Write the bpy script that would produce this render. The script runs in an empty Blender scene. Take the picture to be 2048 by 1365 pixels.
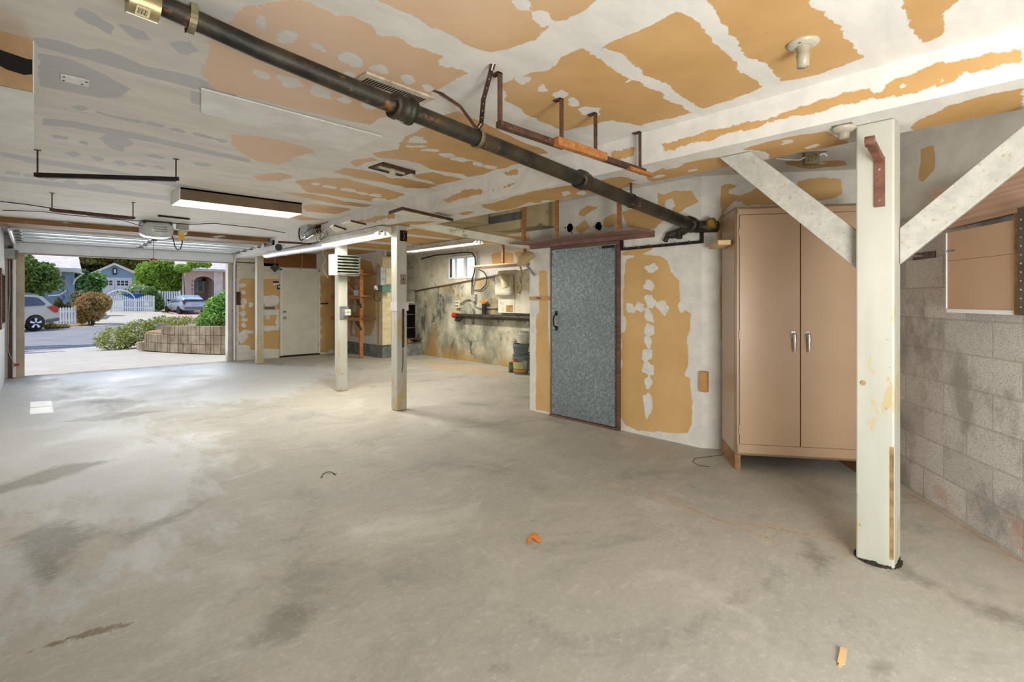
import bpy, bmesh, math, random
import numpy as np
from mathutils import Vector, Matrix
random.seed(7); RNG = np.random.default_rng(7)
SC = bpy.context.scene
COL = SC.collection

# ------------------------------------------------------------------ camera, sky, sun, exposure
F, U0, V0, H, TH = 1000.0, 1024.0, 600.0, 1.32, math.radians(43.7)
cd = bpy.data.cameras.new('camera'); cam = bpy.data.objects.new('camera', cd); COL.objects.link(cam)
cd.sensor_fit = 'HORIZONTAL'; cd.sensor_width = 36; cd.lens = 36 * F / 2048
cd.shift_y = -(682.5 - V0) / 2048; cd.clip_start = .05; cd.clip_end = 400
cam.location = (0, 0, H); cam.rotation_euler = (math.pi / 2, 0, -TH)
SC.camera = cam
vs = SC.view_settings
SC.display_settings.display_device = 'sRGB'
vs.view_transform = 'Standard'; vs.look = 'None'; vs.gamma = 1; vs.use_curve_mapping = False; vs.exposure = 0.08

w = bpy.data.worlds.new('sky'); SC.world = w; w.use_nodes = True
nt = w.node_tree; sky = nt.nodes.new('ShaderNodeTexSky'); sky.sky_type = 'NISHITA'
sky.sun_disc = False; sky.sun_elevation = math.radians(62); sky.sun_rotation = math.radians(90)
bgn = nt.nodes['Background']; nt.links.new(sky.outputs[0], bgn.inputs[0]); bgn.inputs[1].default_value = .20
sd = bpy.data.lights.new('sun', 'SUN'); sun = bpy.data.objects.new('sun', sd); COL.objects.link(sun)
sd.energy = 3.6; sd.angle = math.radians(.6); sd.color = (1, .975, .95)
sun.rotation_euler = Vector((-.36, .12, .93)).to_track_quat('Z', 'Y').to_euler()   # high in the sky from the left

def area_light(name, loc, aim, sx, sy, power, col=(1, 1, 1)):
    l = bpy.data.lights.new(name, 'AREA'); l.shape = 'RECTANGLE'; l.size = sx; l.size_y = sy; l.energy = power; l.color = col
    o = bpy.data.objects.new(name, l); COL.objects.link(o); o.location = loc
    o.rotation_euler = (-Vector(aim)).to_track_quat('Z', 'Y').to_euler(); return o
# added fill lamp across the open rear end, behind the camera
area_light('rear_fill_light', (.45, -1.45, 1.15), (.6, 1, .12), 1.5, 1.9, 80, (1, .995, .96))
# second added fill lamp, low behind the camera, brightening the right side
area_light('low_fill_light', (1.15, -.85, .85), (.9, .36, .45), .8, .6, 46, (1, 1, .98))
# daylight coming in through the big garage opening
area_light('garage_opening_light', (1.55, 12.3, 1.15), (.06, -1, .03), 3.0, 2.0, 46, (.90, .95, 1)).data.spread = math.radians(115)

# ------------------------------------------------------------------ helpers
def ray(u, v):
    r = (u - U0) / F
    return Vector((math.sin(TH) + r * math.cos(TH), math.cos(TH) - r * math.sin(TH), (V0 - v) / F))
CAM = Vector((0, 0, H))
def fp(u, v, p0, n):
    d = ray(u, v); p0 = Vector(p0); n = Vector(n); return CAM + d * ((p0 - CAM).dot(n) / d.dot(n))
def fx(u, v, X): return fp(u, v, (X, 0, 0), (1, 0, 0))
def fy(u, v, Y): return fp(u, v, (0, Y, 0), (0, 1, 0))
def fz(u, v, Z=0): return fp(u, v, (0, 0, Z), (0, 0, 1))
def s2l(c):
    return tuple((x / 12.92 if x <= .04045 else ((x + .055) / 1.055) ** 2.4) for x in [k / 255 for k in c]) + (1,)

class MB:
    def __init__(s): s.v = []; s.f = []; s.sm = []; s.mk = []
    def add(s, vs, fs, sm=False):
        b = len(s.v); s.mk.append((b, len(s.f))); s.v += [tuple(p) for p in vs]
        for f in fs: s.f.append(tuple(b + i for i in f)); s.sm.append(sm)
        return s
    def box(s, x0, x1, y0, y1, z0, z1):
        x0, x1 = sorted((x0, x1)); y0, y1 = sorted((y0, y1)); z0, z1 = sorted((z0, z1))
        return s.add([(x0,y0,z0),(x1,y0,z0),(x1,y1,z0),(x0,y1,z0),(x0,y0,z1),(x1,y0,z1),(x1,y1,z1),(x0,y1,z1)],
                     [(0,3,2,1),(4,5,6,7),(0,1,5,4),(1,2,6,5),(2,3,7,6),(3,0,4,7)])
    def obox(s, o, a, b, c):           # corner o, edge vectors a b c
        o, a, b, c = map(Vector, (o, a, b, c))
        if a.cross(b).dot(c) < 0: a, b = b, a
        return s.add([o, o+a, o+a+b, o+b, o+c, o+a+c, o+a+b+c, o+b+c],
                     [(0,3,2,1),(4,5,6,7),(0,1,5,4),(1,2,6,5),(2,3,7,6),(3,0,4,7)])
    def bar(s, p, q, w, h, up=(0, 0, 1)):
        p, q = Vector(p), Vector(q); d = (q - p).normalized(); up = Vector(up)
        sd_ = d.cross(up)
        if sd_.length < 1e-4: sd_ = d.cross(Vector((1, 0, 0)))
        sd_.normalize(); u2 = sd_.cross(d).normalized()
        return s.obox(p - sd_ * w / 2 - u2 * h / 2, q - p, sd_ * w, u2 * h)
    def tube(s, pts, r, seg=10, cap=True, radii=None):
        pts = [Vector(p) for p in pts]; n = len(pts); rings = []
        prev = None
        for i, p in enumerate(pts):
            t = (pts[min(i+1, n-1)] - pts[max(i-1, 0)])
            if t.length < 1e-9: t = Vector((0, 0, 1))
            t.normalize()
            if prev is None:
                a = t.cross(Vector((0, 0, 1)))
                if a.length < 1e-3: a = t.cross(Vector((1, 0, 0)))
            else: a = prev - t * prev.dot(t)
            a.normalize(); prev = a; b = t.cross(a)
            rr = radii[i] if radii else r
            rings.append([p + (a * math.cos(2*math.pi*k/seg) + b * math.sin(2*math.pi*k/seg)) * rr for k in range(seg)])
        vs_ = [q for R in rings for q in R]; fs = []
        for i in range(n - 1):
            for k in range(seg):
                k2 = (k + 1) % seg; fs.append((i*seg+k, i*seg+k2, (i+1)*seg+k2, (i+1)*seg+k))
        s.add(vs_, [f[::-1] for f in fs], True)
        if cap:
            s.add(rings[0], [tuple(range(seg))]); s.add(rings[-1], [tuple(range(seg))[::-1]])
        return s
    def cyl(s, p, q, r, seg=16, r2=None): return s.tube([p, q], r, seg, True, [r, r if r2 is None else r2])
    def prism(s, poly, ext):
        poly = [Vector(p) for p in poly]; ext = Vector(ext); n = len(poly)
        s.add(poly + [p + ext for p in poly], [tuple(range(n))[::-1], tuple(range(n, 2*n))] + [(i, (i+1) % n, n + (i+1) % n, n + i) for i in range(n)])
        return s
    def lathe(s, o, ax, prof, seg=20):       # prof: (distance along axis, radius)
        o, ax = Vector(o), Vector(ax).normalized(); return s.tube([o + ax * a for a, r in prof], 1, seg, True, [max(r, .0005) for a, r in prof])
    def build(s, name, mat, parent=None, bevel=0):
        me = bpy.data.meshes.new(name); me.from_pydata(s.v, [], s.f); me.update()
        me.polygons.foreach_set('use_smooth', s.sm)
        bm = bmesh.new(); bm.from_mesh(me); bmesh.ops.recalc_face_normals(bm, faces=bm.faces); bm.to_mesh(me); bm.free()
        o = bpy.data.objects.new(name, me); COL.objects.link(o)
        if mat: me.materials.append(mat)
        if parent is not None: o.parent = parent; o.matrix_parent_inverse = Matrix.Translation(-parent.location)
        if bevel:
            b = o.modifiers.new('bevel', 'BEVEL'); b.width = bevel; b.segments = 2; b.limit_method = 'ANGLE'
        return o
def each(m, name, mat, parent=None, bevel=0):
    """every separate solid collected in m becomes a part of its own"""
    mk = m.mk + [(len(m.v), len(m.f))]; out = []; i = 0
    while i < len(m.mk):
        (v0, f0), (v1, f1) = mk[i], mk[i + 1]; j = i + 1
        while j < len(m.mk) and len(m.mk) and any(min(f) + 0 >= mk[j][0] for f in m.f[mk[j][1]:mk[j][1] + 1]) and mk[j + 1][1] - mk[j][1] == 1: j += 1   # caps belong to their tube
        v1, f1 = mk[j]; q = MB(); q.v = m.v[v0:v1]; q.f = [tuple(k - v0 for k in f) for f in m.f[f0:f1]]; q.sm = m.sm[f0:f1]
        out.append(q.build(name, mat, parent, bevel)); i = j
    return out
def tag(o, label, cat, group=None, kind=None):
    o['label'] = label; o['category'] = cat
    if group: o['group'] = group
    if kind: o['kind'] = kind
    return o
def thing(name, label, cat, loc, group=None):
    o = bpy.data.objects.new(name, None); COL.objects.link(o); o.location = loc; o.empty_display_size = .05
    return tag(o, label, cat, group)
def structure(o): o['kind'] = 'structure'; return o
def dup(root, delta, label):
    r = root.copy(); COL.objects.link(r); r.location = root.location + Vector(delta); r['label'] = label
    for ch in list(root.children):
        c = ch.copy(); COL.objects.link(c); c.parent = r
        for g in ch.children:
            d = g.copy(); COL.objects.link(d); d.parent = c
    return r
def flat_grid_smooth(poly, n=3): return poly

# ------------------------------------------------------------------ materials
class NT:
    def __init__(s, name):
        s.m = bpy.data.materials.new(name); s.m.use_nodes = True; s.t = s.m.node_tree; s.b = s.t.nodes['Principled BSDF']
        s.pos = s.t.nodes.new('ShaderNodeNewGeometry').outputs['Position']
        s.tc = s.t.nodes.new('ShaderNodeTexCoord')
    def n(s, k, **kw):
        nd = s.t.nodes.new(k)
        for a, b in kw.items(): setattr(nd, a, b)
        return nd
    def L(s, a, b): s.t.links.new(a, b)
    def mapping(s, sc=(1, 1, 1), rot=(0, 0, 0), src=None):
        m = s.n('ShaderNodeMapping'); m.inputs['Scale'].default_value = sc; m.inputs['Rotation'].default_value = rot
        s.L(src or s.pos, m.inputs[0]); return m.outputs[0]
    def noise(s, sc, det=4, rough=.5, vec=None, dist=0):
        x = s.n('ShaderNodeTexNoise'); x.inputs['Scale'].default_value = sc; x.inputs['Detail'].default_value = det
        x.inputs['Roughness'].default_value = rough; x.inputs['Distortion'].default_value = dist; s.L(vec or s.pos, x.inputs[0]); return x.outputs[0]
    def ramp(s, fac, stops, interp='LINEAR'):
        r = s.n('ShaderNodeValToRGB'); r.color_ramp.interpolation = interp; e = r.color_ramp.elements
        while len(e) < len(stops): e.new(.5)
        for i, (p, c) in enumerate(stops): e[i].position = p; e[i].color = c if len(c) == 4 else tuple(c) + (1,)
        s.L(fac, r.inputs[0]); return r.outputs[0]
    def math(s, op, a, b=None, clamp=False):
        m = s.n('ShaderNodeMath', operation=op); m.use_clamp = clamp
        for i, x in enumerate((a, b)):
            if x is None: continue
            if isinstance(x, (int, float)): m.inputs[i].default_value = x
            else: s.L(x, m.inputs[i])
        return m.outputs[0]
    def mr(s, v, a, b, c=0, d=1):
        m = s.n('ShaderNodeMapRange'); s.L(v, m.inputs[0])
        for i, x in enumerate((a, b, c, d)): m.inputs[i+1].default_value = x
        return m.outputs[0]
    def mix(s, fac, a, b, mode='MIX'):
        m = s.n('ShaderNodeMix', data_type='RGBA', blend_type=mode)
        if isinstance(fac, (int, float)): m.inputs[0].default_value = fac
        else: s.L(fac, m.inputs[0])
        for i, x in ((6, a), (7, b)):
            if isinstance(x, tuple): m.inputs[i].default_value = x
            else: s.L(x, m.inputs[i])
        return m.outputs[2]
    def attr(s, nm): a = s.n('ShaderNodeAttribute'); a.attribute_name = nm; return a.outputs['Fac']
    def bump(s, h, st=.3, d=.01):
        b = s.n('ShaderNodeBump'); b.inputs['Strength'].default_value = st; b.inputs['Distance'].default_value = d
        s.L(h, b.inputs['Height']); s.L(b.outputs[0], s.b.inputs['Normal'])
    def out(s, col, rough=.6, metal=0, spec=None):
        if isinstance(col, tuple): s.b.inputs['Base Color'].default_value = col
        else: s.L(col, s.b.inputs['Base Color'])
        if isinstance(rough, (int, float)): s.b.inputs['Roughness'].default_value = rough
        else: s.L(rough, s.b.inputs['Roughness'])
        s.b.inputs['Metallic'].default_value = metal
        if spec is not None: s.b.inputs['Specular IOR Level'].default_value = spec
        return s.m
def mot(name, c1, c2, scale=6, rough=.7, metal=0, bump=.15, stretch=(1, 1, 1), c3=None, spec=None, lo=.35, hi=.65, det=5, bd=.004):
    t = NT(name); v = t.mapping(stretch); n = t.noise(scale, det, .6, v)
    col = t.ramp(n, [(lo, s2l(c1)), (hi, s2l(c2))])
    if c3:
        n2 = t.noise(scale * 3.1, 6, .7, v); col = t.mix(t.mr(n2, .58, .66), col, s2l(c3))
    t.bump(t.noise(scale * 9, 3, .5, v), bump, bd)
    return t.out(col, rough, metal, spec)
def emis(name, c, st):
    m = bpy.data.materials.new(name); m.use_nodes = True; b = m.node_tree.nodes['Principled BSDF']
    b.inputs['Base Color'].default_value = s2l(c); b.inputs['Emission Color'].default_value = s2l(c); b.inputs['Emission Strength'].default_value = st
    return m
def drywall(name, white=(222, 218, 210), white2=(206, 203, 198), tan=(200, 160, 106), tan2=(184, 144, 88), grey=(176, 177, 180), pink=None, wob=.05):
    t = NT(name)
    d = t.attr('bare'); n1 = t.noise(7, 6, .62); n2 = t.noise(45, 3, .6)
    dd = t.math('ADD', d, t.math('MULTIPLY', t.math('SUBTRACT', n1, .5), wob * 2))
    dd = t.math('ADD', dd, t.math('MULTIPLY', t.math('SUBTRACT', n2, .5), .016))
    mw = t.mr(dd, -.002, .003)
    st = t.noise(3, 5, .6, t.mapping((1, 3, 3)))
    sc = t.noise(30, 6, .7, t.mapping((1, 6, 6), (.3, .2, .5)))
    wc = t.ramp(st, [(.3, s2l(white2)), (.62, s2l(white))])
    wc = t.mix(t.mr(sc, .62, .72, 0, .28), wc, s2l((170, 160, 148)))
    g = t.attr('grey'); gd = t.math('ADD', g, t.math('MULTIPLY', t.math('SUBTRACT', n1, .5), wob))
    gs = t.noise(14, 3, .5, t.mapping((.6, 6, 1)))
    gc = t.mix(gs, s2l(grey), s2l(tuple(min(255, k + 24) for k in grey)))
    wc = t.mix(t.mr(gd, .003, -.003), wc, gc)
    tn = t.noise(2.2, 4, .6); tc_ = t.ramp(tn, [(.3, s2l(tan2)), (.7, s2l(tan))])
    if pink:
        pz = t.attr('pink'); pzn = t.math('ADD', pz, t.math('MULTIPLY', t.math('SUBTRACT', t.noise(1.8, 5, .6), .5), .9))
        tc_ = t.mix(t.mr(pzn, -.5, .45), tc_, s2l(pink)); tc_ = t.mix(t.mr(pzn, .7, 1.5), tc_, wc)
    sp = t.noise(90, 2, .5); tc_ = t.mix(t.mr(sp, .72, .76, 0, .5), tc_, s2l((120, 84, 50)))
    col = t.mix(mw, tc_, wc)
    t.bump(t.math('ADD', t.math('MULTIPLY', mw, .6), t.math('MULTIPLY', sc, .3)), .35, .004)
    return t.out(col, .75)

def paint(name, c, rough=.5, metal=0, spec=None):
    return mot(name, c, tuple(max(0, k - 10) for k in c), 5, rough, metal, .05, spec=spec)
M = {}
M['ceil'] = drywall('ceiling drywall', pink=(222, 192, 166))
M['wall'] = drywall('wall drywall', white=(222, 219, 208), tan=(210, 172, 114), tan2=(196, 156, 100), wob=.03)
M['cream'] = mot('cream board', (226, 222, 200), (200, 196, 178), 2.5, .8, c3=(168, 160, 140))
M['white'] = mot('worn white paint', (230, 230, 226), (212, 211, 206), 4, .6)
M['whitem'] = paint('white metal', (242, 244, 246), .35)
M['rust'] = mot('rusty iron', (92, 62, 48), (60, 40, 32), 20, .8, .2, .3, c3=(140, 84, 48))
M['dark'] = mot('dark iron', (48, 38, 36), (30, 24, 24), 18, .6, .4, .2)
M['black'] = mot('black rubber', (22, 22, 24), (32, 32, 34), 10, .6)
M['void'] = mot('dark cavity', (14, 12, 10), (22, 18, 15), 8, .95)
M['wood'] = mot('amber wood', (176, 118, 62), (140, 88, 44), 5, .6, stretch=(1, 1, 9), c3=(110, 66, 34))
M['woodx'] = mot('amber wood long', (176, 118, 62), (140, 88, 44), 5, .6, stretch=(9, 2, 9), c3=(110, 66, 34))
M['brownw'] = mot('brown stained wood', (118, 84, 68), (88, 62, 52), 6, .7, stretch=(1, .3, 6), c3=(60, 44, 38))
M['lumber'] = mot('pale lumber', (222, 190, 140), (200, 164, 112), 6, .7, stretch=(1, 1, 6))
M['ply'] = None
M['chrome'] = mot('chrome', (225, 226, 228), (205, 206, 210), 30, .18, 1, .02)
M['steel'] = mot('grey steel', (150, 152, 152), (118, 120, 120), 14, .45, .6)
M['greymetal'] = mot('grey box metal', (168, 170, 168), (140, 142, 140), 8, .5, .3, c3=(190, 180, 150))
M['green'] = paint('green box', (88, 122, 104), .5)
M['beige'] = paint('beige plastic', (216, 206, 170), .5)
M['red'] = paint('red plastic', (190, 50, 40), .4)
M['orange'] = paint('orange rubber', (232, 132, 40), .5)
M['yellow'] = paint('yellow tag', (226, 184, 40), .5)
M['blackpipe'] = mot('cast iron pipe', (70, 62, 46), (36, 34, 30), 5, .5, .3, .5, (1, 1, 1), c3=(122, 82, 40), lo=.35, hi=.6)
M['strap'] = mot('galvanised strap', (150, 142, 108), (110, 100, 76), 12, .5, .5)
M['tile'] = None

def post_mat():
    t = NT('chipped post paint'); n = t.noise(3.2, 7, .62, t.mapping((1.6, 1.6, .7)))
    c = t.ramp(t.noise(2, 4, .6, t.mapping((2, 2, .5))), [(.3, s2l((172, 171, 158))), (.7, s2l((188, 186, 172)))])
    sz = t.n('ShaderNodeSeparateXYZ'); t.L(t.pos, sz.inputs[0]); nz = t.math('ADD', n, t.mr(sz.outputs[2], .2, 1.4, .05, -.02)); c = t.mix(t.mr(nz, .565, .58, 0, .8), c, s2l((182, 160, 112)))
    c = t.mix(t.mr(t.noise(14, 6, .7), .66, .7), c, s2l((120, 104, 78)))
    t.bump(n, .4, .004); return t.out(c, .55)
M['post'] = post_mat()
def cabinet_mat():
    t = NT('tan cabinet enamel'); n = t.noise(1.6, 3, .5)
    c = t.ramp(n, [(.3, s2l((168, 138, 108))), (.7, s2l((180, 150, 120)))])
    c = t.mix(t.mr(t.noise(22, 6, .75), .7, .74, 0, .4), c, s2l((130, 98, 70)))
    t.bump(t.noise(60, 2), .03, .002); return t.out(c, .33, 0, .5)
M['cab'] = cabinet_mat()
def galv_mat():
    t = NT('galvanised sheet'); v = t.n('ShaderNodeTexVoronoi'); v.inputs['Scale'].default_value = 95
    wob = t.mix(.22, t.pos, t.n('ShaderNodeTexNoise').outputs[1], 'ADD'); t.L(t.mapping((1, 1, .6)), v.inputs[0])
    sepc = t.n('ShaderNodeSeparateColor'); t.L(v.outputs['Color'], sepc.inputs[0])
    c = t.ramp(sepc.outputs[0], [(0, s2l((116, 128, 132))), (.55, s2l((136, 147, 150))), (1, s2l((166, 175, 177)))])
    c = t.mix(t.mr(t.noise(2.5, 5, .6), .4, .75, 0, .35), c, s2l((104, 116, 122)))
    r = t.mr(sepc.outputs[1], 0, 1, .38, .6); t.bump(sepc.outputs[0], .06, .002)
    return t.out(c, r, .55)
M['galv'] = galv_mat()
def block_mat():       # rows and columns come from a UV map laid along the wall, in metres
    t = NT('concrete block'); br = t.n('ShaderNodeTexBrick'); br.offset = .5
    uv = t.n('ShaderNodeUVMap').outputs[0]
    for k, v_ in (('Scale', 1), ('Mortar Size', .006), ('Mortar Smooth', .2), ('Bias', 0), ('Brick Width', .405), ('Row Height', .2)): br.inputs[k].default_value = v_
    br.inputs['Color1'].default_value = s2l((216, 211, 203)); br.inputs['Color2'].default_value = s2l((184, 179, 172)); br.inputs['Mortar'].default_value = s2l((214, 209, 198))
    wv = t.mix(.012, uv, t.n('ShaderNodeTexNoise').outputs[1], 'ADD'); t.L(uv, br.inputs[0])
    c = br.outputs[0]; n = t.noise(1.6, 6, .6)
    c = t.mix(t.mr(n, .49, .56, 0, .4), c, s2l((214, 209, 199)))
    c = t.mix(t.mr(t.noise(2.0, 6, .65, t.mapping((1, 1, .7), (1, 0, 2))), .50, .60, 0, .62), c, s2l((130, 125, 119)))
    c = t.mix(t.mr(t.noise(120, 4, .7), .48, .6, 0, .5), c, s2l((118, 112, 106)))
    sx = t.n('ShaderNodeSeparateXYZ'); t.L(t.pos, sx.inputs[0])
    c = t.mix(t.mr(br.outputs[1], .2, .9, 0, .5), c, s2l((146, 138, 126)))
    lowm = t.mr(sx.outputs[2], .22, .16)
    c = t.mix(t.math('MULTIPLY', lowm, t.mr(t.noise(3.5, 5, .6), .5, .6, 0, .5)), c, s2l((182, 130, 102)))
    t.bump(t.math('SUBTRACT', t.math('MULTIPLY', t.noise(110, 4, .6), .4), br.outputs[1]), .5, .005)
    return t.out(c, .85)
M['block'] = block_mat()
def floor_mat():
    t = NT('worn concrete floor')
    n1 = t.noise(.45, 6, .6); n2 = t.noise(1.4, 7, .65, None, .6); n3 = t.noise(9, 7, .72, t.mapping((.55, 1.4, 1), (0, 0, -.5)))
    c = t.ramp(n1, [(.34, s2l((162, 158, 148))), (.52, s2l((176, 171, 158))), (.68, s2l((186, 179, 163)))])
    c = t.mix(t.mr(n2, .54, .66, 0, .6), c, s2l((138, 136, 127)))
    c = t.mix(t.mr(n2, .44, .34, 0, .45), c, s2l((204, 199, 188)))
    c = t.mix(t.mr(n3, .5, .74, 0, .45), c, s2l((148, 143, 132)))
    c = t.mix(t.mr(n3, .44, .26, 0, .4), c, s2l((212, 208, 200)))
    # whitish worn film on the driven side, daylight reflection painted in, traced outlines
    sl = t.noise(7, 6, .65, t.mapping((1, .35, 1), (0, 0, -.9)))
    film_sheen = t.math('ADD', t.attr('film_sheen'), t.math('MULTIPLY', t.math('SUBTRACT', sl, .5), 1.6))
    c = t.mix(t.mr(film_sheen, .12, -.16, 0, .7), c, s2l((198, 199, 200)))
    st = t.math('ADD', t.attr('rust'), t.math('MULTIPLY', t.math('SUBTRACT', t.noise(16, 6, .7), .5), .16))
    c = t.mix(t.mr(st, .06, -.08, 0, .42), c, s2l((188, 150, 100)))
    dk = t.math('ADD', t.attr('dark'), t.math('MULTIPLY', t.math('SUBTRACT', t.noise(11, 6, .7), .5), .22))
    c = t.mix(t.mr(dk, .03, -.05, 0, .62), c, s2l((112, 106, 92)))
    cr = t.math('ADD', t.attr('crack'), t.math('MULTIPLY', t.math('SUBTRACT', t.noise(30, 6, .7), .5), .07))
    c = t.mix(t.mr(cr, .004, -.006, 0, .85), c, s2l((118, 96, 62)))
    fn = t.noise(34, 8, .8); c = t.mix(t.mr(fn, .53, .68, 0, .42), c, s2l((146, 141, 130))); c = t.mix(t.mr(fn, .46, .34, 0, .4), c, s2l((216, 212, 202)))
    for rz, sc_ in ((.6, 7), (-.75, 5)):
        c = t.mix(t.mr(t.noise(sc_, 5, .6, t.mapping((1, 16, 1), (0, 0, rz))), .66, .72, 0, .3), c, s2l((212, 208, 198)))
        c = t.mix(t.mr(t.noise(sc_ * .7, 5, .6, t.mapping((1, 22, 1), (0, 0, rz + .4))), .70, .74, 0, .35), c, s2l((132, 126, 116)))
    rl = t.math('ADD', t.attr('rline'), t.math('MULTIPLY', t.math('SUBTRACT', t.noise(40, 6, .7), .5), .05)); c = t.mix(t.mr(rl, .012, -.004, 0, .6), c, s2l((176, 120, 66)))
    spk = t.noise(60, 2, .5); c = t.mix(t.mr(spk, .735, .75, 0, .7), c, s2l((120, 112, 100)))
    c = t.mix(t.mr(t.noise(5, 6, .7, t.mapping((1, 1, 1), (0, 0, .7))), .66, .74, 0, .4), c, s2l((190, 156, 108)))
    t.bump(t.math('ADD', n3, t.math('MULTIPLY', t.noise(80, 3), .3)), .16, .004)
    r = t.mr(n2, .3, .7, .48, .72)
    return t.out(c, r, 0, .5)
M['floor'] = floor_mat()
def stain_wall():
    t = NT('stained old concrete'); v = t.mapping((1, 1, .75)); n = t.noise(1.5, 9, .68, v, .3); n2 = t.noise(1.9, 8, .72, t.mapping((1, 1, .45), (0, 0, 1)))
    c = t.ramp(n, [(.32, s2l((92, 92, 82))), (.45, s2l((140, 140, 124))), (.56, s2l((188, 184, 160))), (.68, s2l((216, 212, 192)))])
    c = t.mix(t.mr(n2, .54, .64, 0, .75), c, s2l((188, 150, 84)))
    c = t.mix(t.mr(t.noise(2.6, 8, .7, t.mapping((1, 1, .6), (2, 1, 0)), .5), .57, .62, 0, .85), c, s2l((72, 74, 70)))
    c = t.mix(t.mr(t.noise(6, 8, .75), .62, .68, 0, .9), c, s2l((228, 228, 222)))
    sx = t.n('ShaderNodeSeparateXYZ'); t.L(t.pos, sx.inputs[0])
    c = t.mix(t.math('MULTIPLY', t.mr(sx.outputs[2], .35, .0), t.mr(n2, .4, .55)), c, s2l((186, 148, 80)))
    t.bump(t.noise(20, 6, .6), .5, .01); return t.out(c, .85)
M['oldcon'] = stain_wall()
def plymat(name, a, b, sc=(1.2, 1.2, 9)):
    t = NT(name); wv = t.n('ShaderNodeTexWave'); wv.inputs['Scale'].default_value = 2.4; wv.inputs['Distortion'].default_value = 7; wv.inputs['Detail'].default_value = 3
    wv.bands_direction = 'Z'; t.L(t.mapping((.5, .5, 4)), wv.inputs[0]); n = t.noise(3, 6, .6, t.mapping(sc))
    c = t.mix(n, s2l(a), s2l(b)); c = t.mix(t.math('MULTIPLY', wv.outputs[1], .35), c, s2l(tuple(int(k * .8) for k in b)))
    return t.out(c, .6)
M['ply'] = plymat('pinkish plywood', (222, 188, 162), (200, 158, 130))
M['plyd'] = plymat('dark brown plywood', (150, 98, 46), (112, 70, 30))

# ------------------------------------------------------------------ traced surface pattern
def resamp(poly, n=1):
    return np.array(poly, float)
def sdist(P, poly):
    poly = np.asarray(poly, float); n = len(poly); d = np.full(len(P), 1e9); inside = np.zeros(len(P), bool)
    for i in range(n):
        a, b = poly[i], poly[(i + 1) % n]; ab = b - a; L2 = max((ab ** 2).sum(), 1e-12)
        t = np.clip(((P - a) @ ab) / L2, 0, 1); q = a + t[:, None] * ab
        d = np.minimum(d, np.hypot(*(P - q).T))
        c = ((a[1] <= P[:, 1]) & (b[1] > P[:, 1])) | ((b[1] <= P[:, 1]) & (a[1] > P[:, 1]))
        if c.any():
            xs = a[0] + (P[:, 1] - a[1]) / (b[1] - a[1] + 1e-15) * ab[0]; inside ^= c & (P[:, 0] < xs)
    return np.where(inside, -d, d)
def sd_line(P, pts, hw):
    d = np.full(len(P), 1e9)
    for a, b in zip(pts[:-1], pts[1:]):
        a, b = np.array(a), np.array(b); ab = b - a; t = np.clip(((P - a) @ ab) / max((ab ** 2).sum(), 1e-12), 0, 1)
        d = np.minimum(d, np.hypot(*(P - a - t[:, None] * ab).T))
    return d - hw
def surf(name, mat, o, a, b, na, nb, unp, bare=(), spots=(), grey=(), gspots=(), pink=None, holes=(), slab=None, parent=None):
    """grid surface o + s*a + t*b; pattern polygons are given as traced outlines and carried onto the surface by unp"""
    o, a, b = map(Vector, (o, a, b)); la, lb = a.length, b.length; ua, ub = a / la, b / lb
    def to(p): q = unp(*p) - o; return (q.dot(ua), q.dot(ub))
    def ell(e):
        cx, cy, rx, ry = e[:4]; an = math.radians(e[4] if len(e) > 4 else 0); k = 10; out = []
        for i in range(k):
            w_ = 1 + .22 * math.sin(i * 2.3 + cx); x, y = rx * w_ * math.cos(2*math.pi*i/k), ry * w_ * math.sin(2*math.pi*i/k)
            out.append(to((cx + x * math.cos(an) - y * math.sin(an), cy + x * math.sin(an) + y * math.cos(an))))
        return out
    S, T = np.meshgrid(np.linspace(0, la, na + 1), np.linspace(0, lb, nb + 1), indexing='ij'); P = np.stack([S.ravel(), T.ravel()], 1)
    V = np.array(o)[None] + P[:, :1] * np.array(ua) + P[:, 1:] * np.array(ub)
    def union(polys):
        d = np.full(len(P), 5.0)
        for pl in polys: d = np.minimum(d, sdist(P, pl))
        return d
    B = union([[to(q) for q in pl] for pl in bare])
    if len(spots): B = np.maximum(B, -union([ell(e) for e in spots]))
    G = union([[to(q) for q in pl] for pl in grey] + [ell(e) for e in gspots])
    idx = np.arange((na + 1) * (nb + 1)).reshape(na + 1, nb + 1)
    fs = np.stack([idx[:-1, :-1], idx[1:, :-1], idx[1:, 1:], idx[:-1, 1:]], -1).reshape(-1, 4)
    if holes:
        cen = P[fs].mean(1); keep = np.ones(len(fs), bool)
        for h in holes: keep &= sdist(cen, ell(h)) > 0
        fs = fs[keep]
    me = bpy.data.meshes.new(name); me.from_pydata(V.tolist(), [], fs.tolist())
    at = me.attributes.new('bare', 'FLOAT', 'POINT'); at.data.foreach_set('value', B.astype(np.float32))
    at = me.attributes.new('grey', 'FLOAT', 'POINT'); at.data.foreach_set('value', G.astype(np.float32))
    if pink is not None:
        at = me.attributes.new('pink', 'FLOAT', 'POINT'); at.data.foreach_set('value', pink(V).astype(np.float32))
    me.materials.append(mat); me.update()
    ob = bpy.data.objects.new(name, me); COL.objects.link(ob)
    if parent: ob.parent = parent
    return ob
def join(obs, name):
    """several faces of one solid become one mesh"""
    bm = bmesh.new()
    me = obs[0].data.copy()
    for o in obs: bm.from_mesh(o.data)
    bm.to_mesh(me); bm.free(); me.name = name
    for o in obs: bpy.data.objects.remove(o)
    r = bpy.data.objects.new(name, me); COL.objects.link(r); return r

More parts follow.
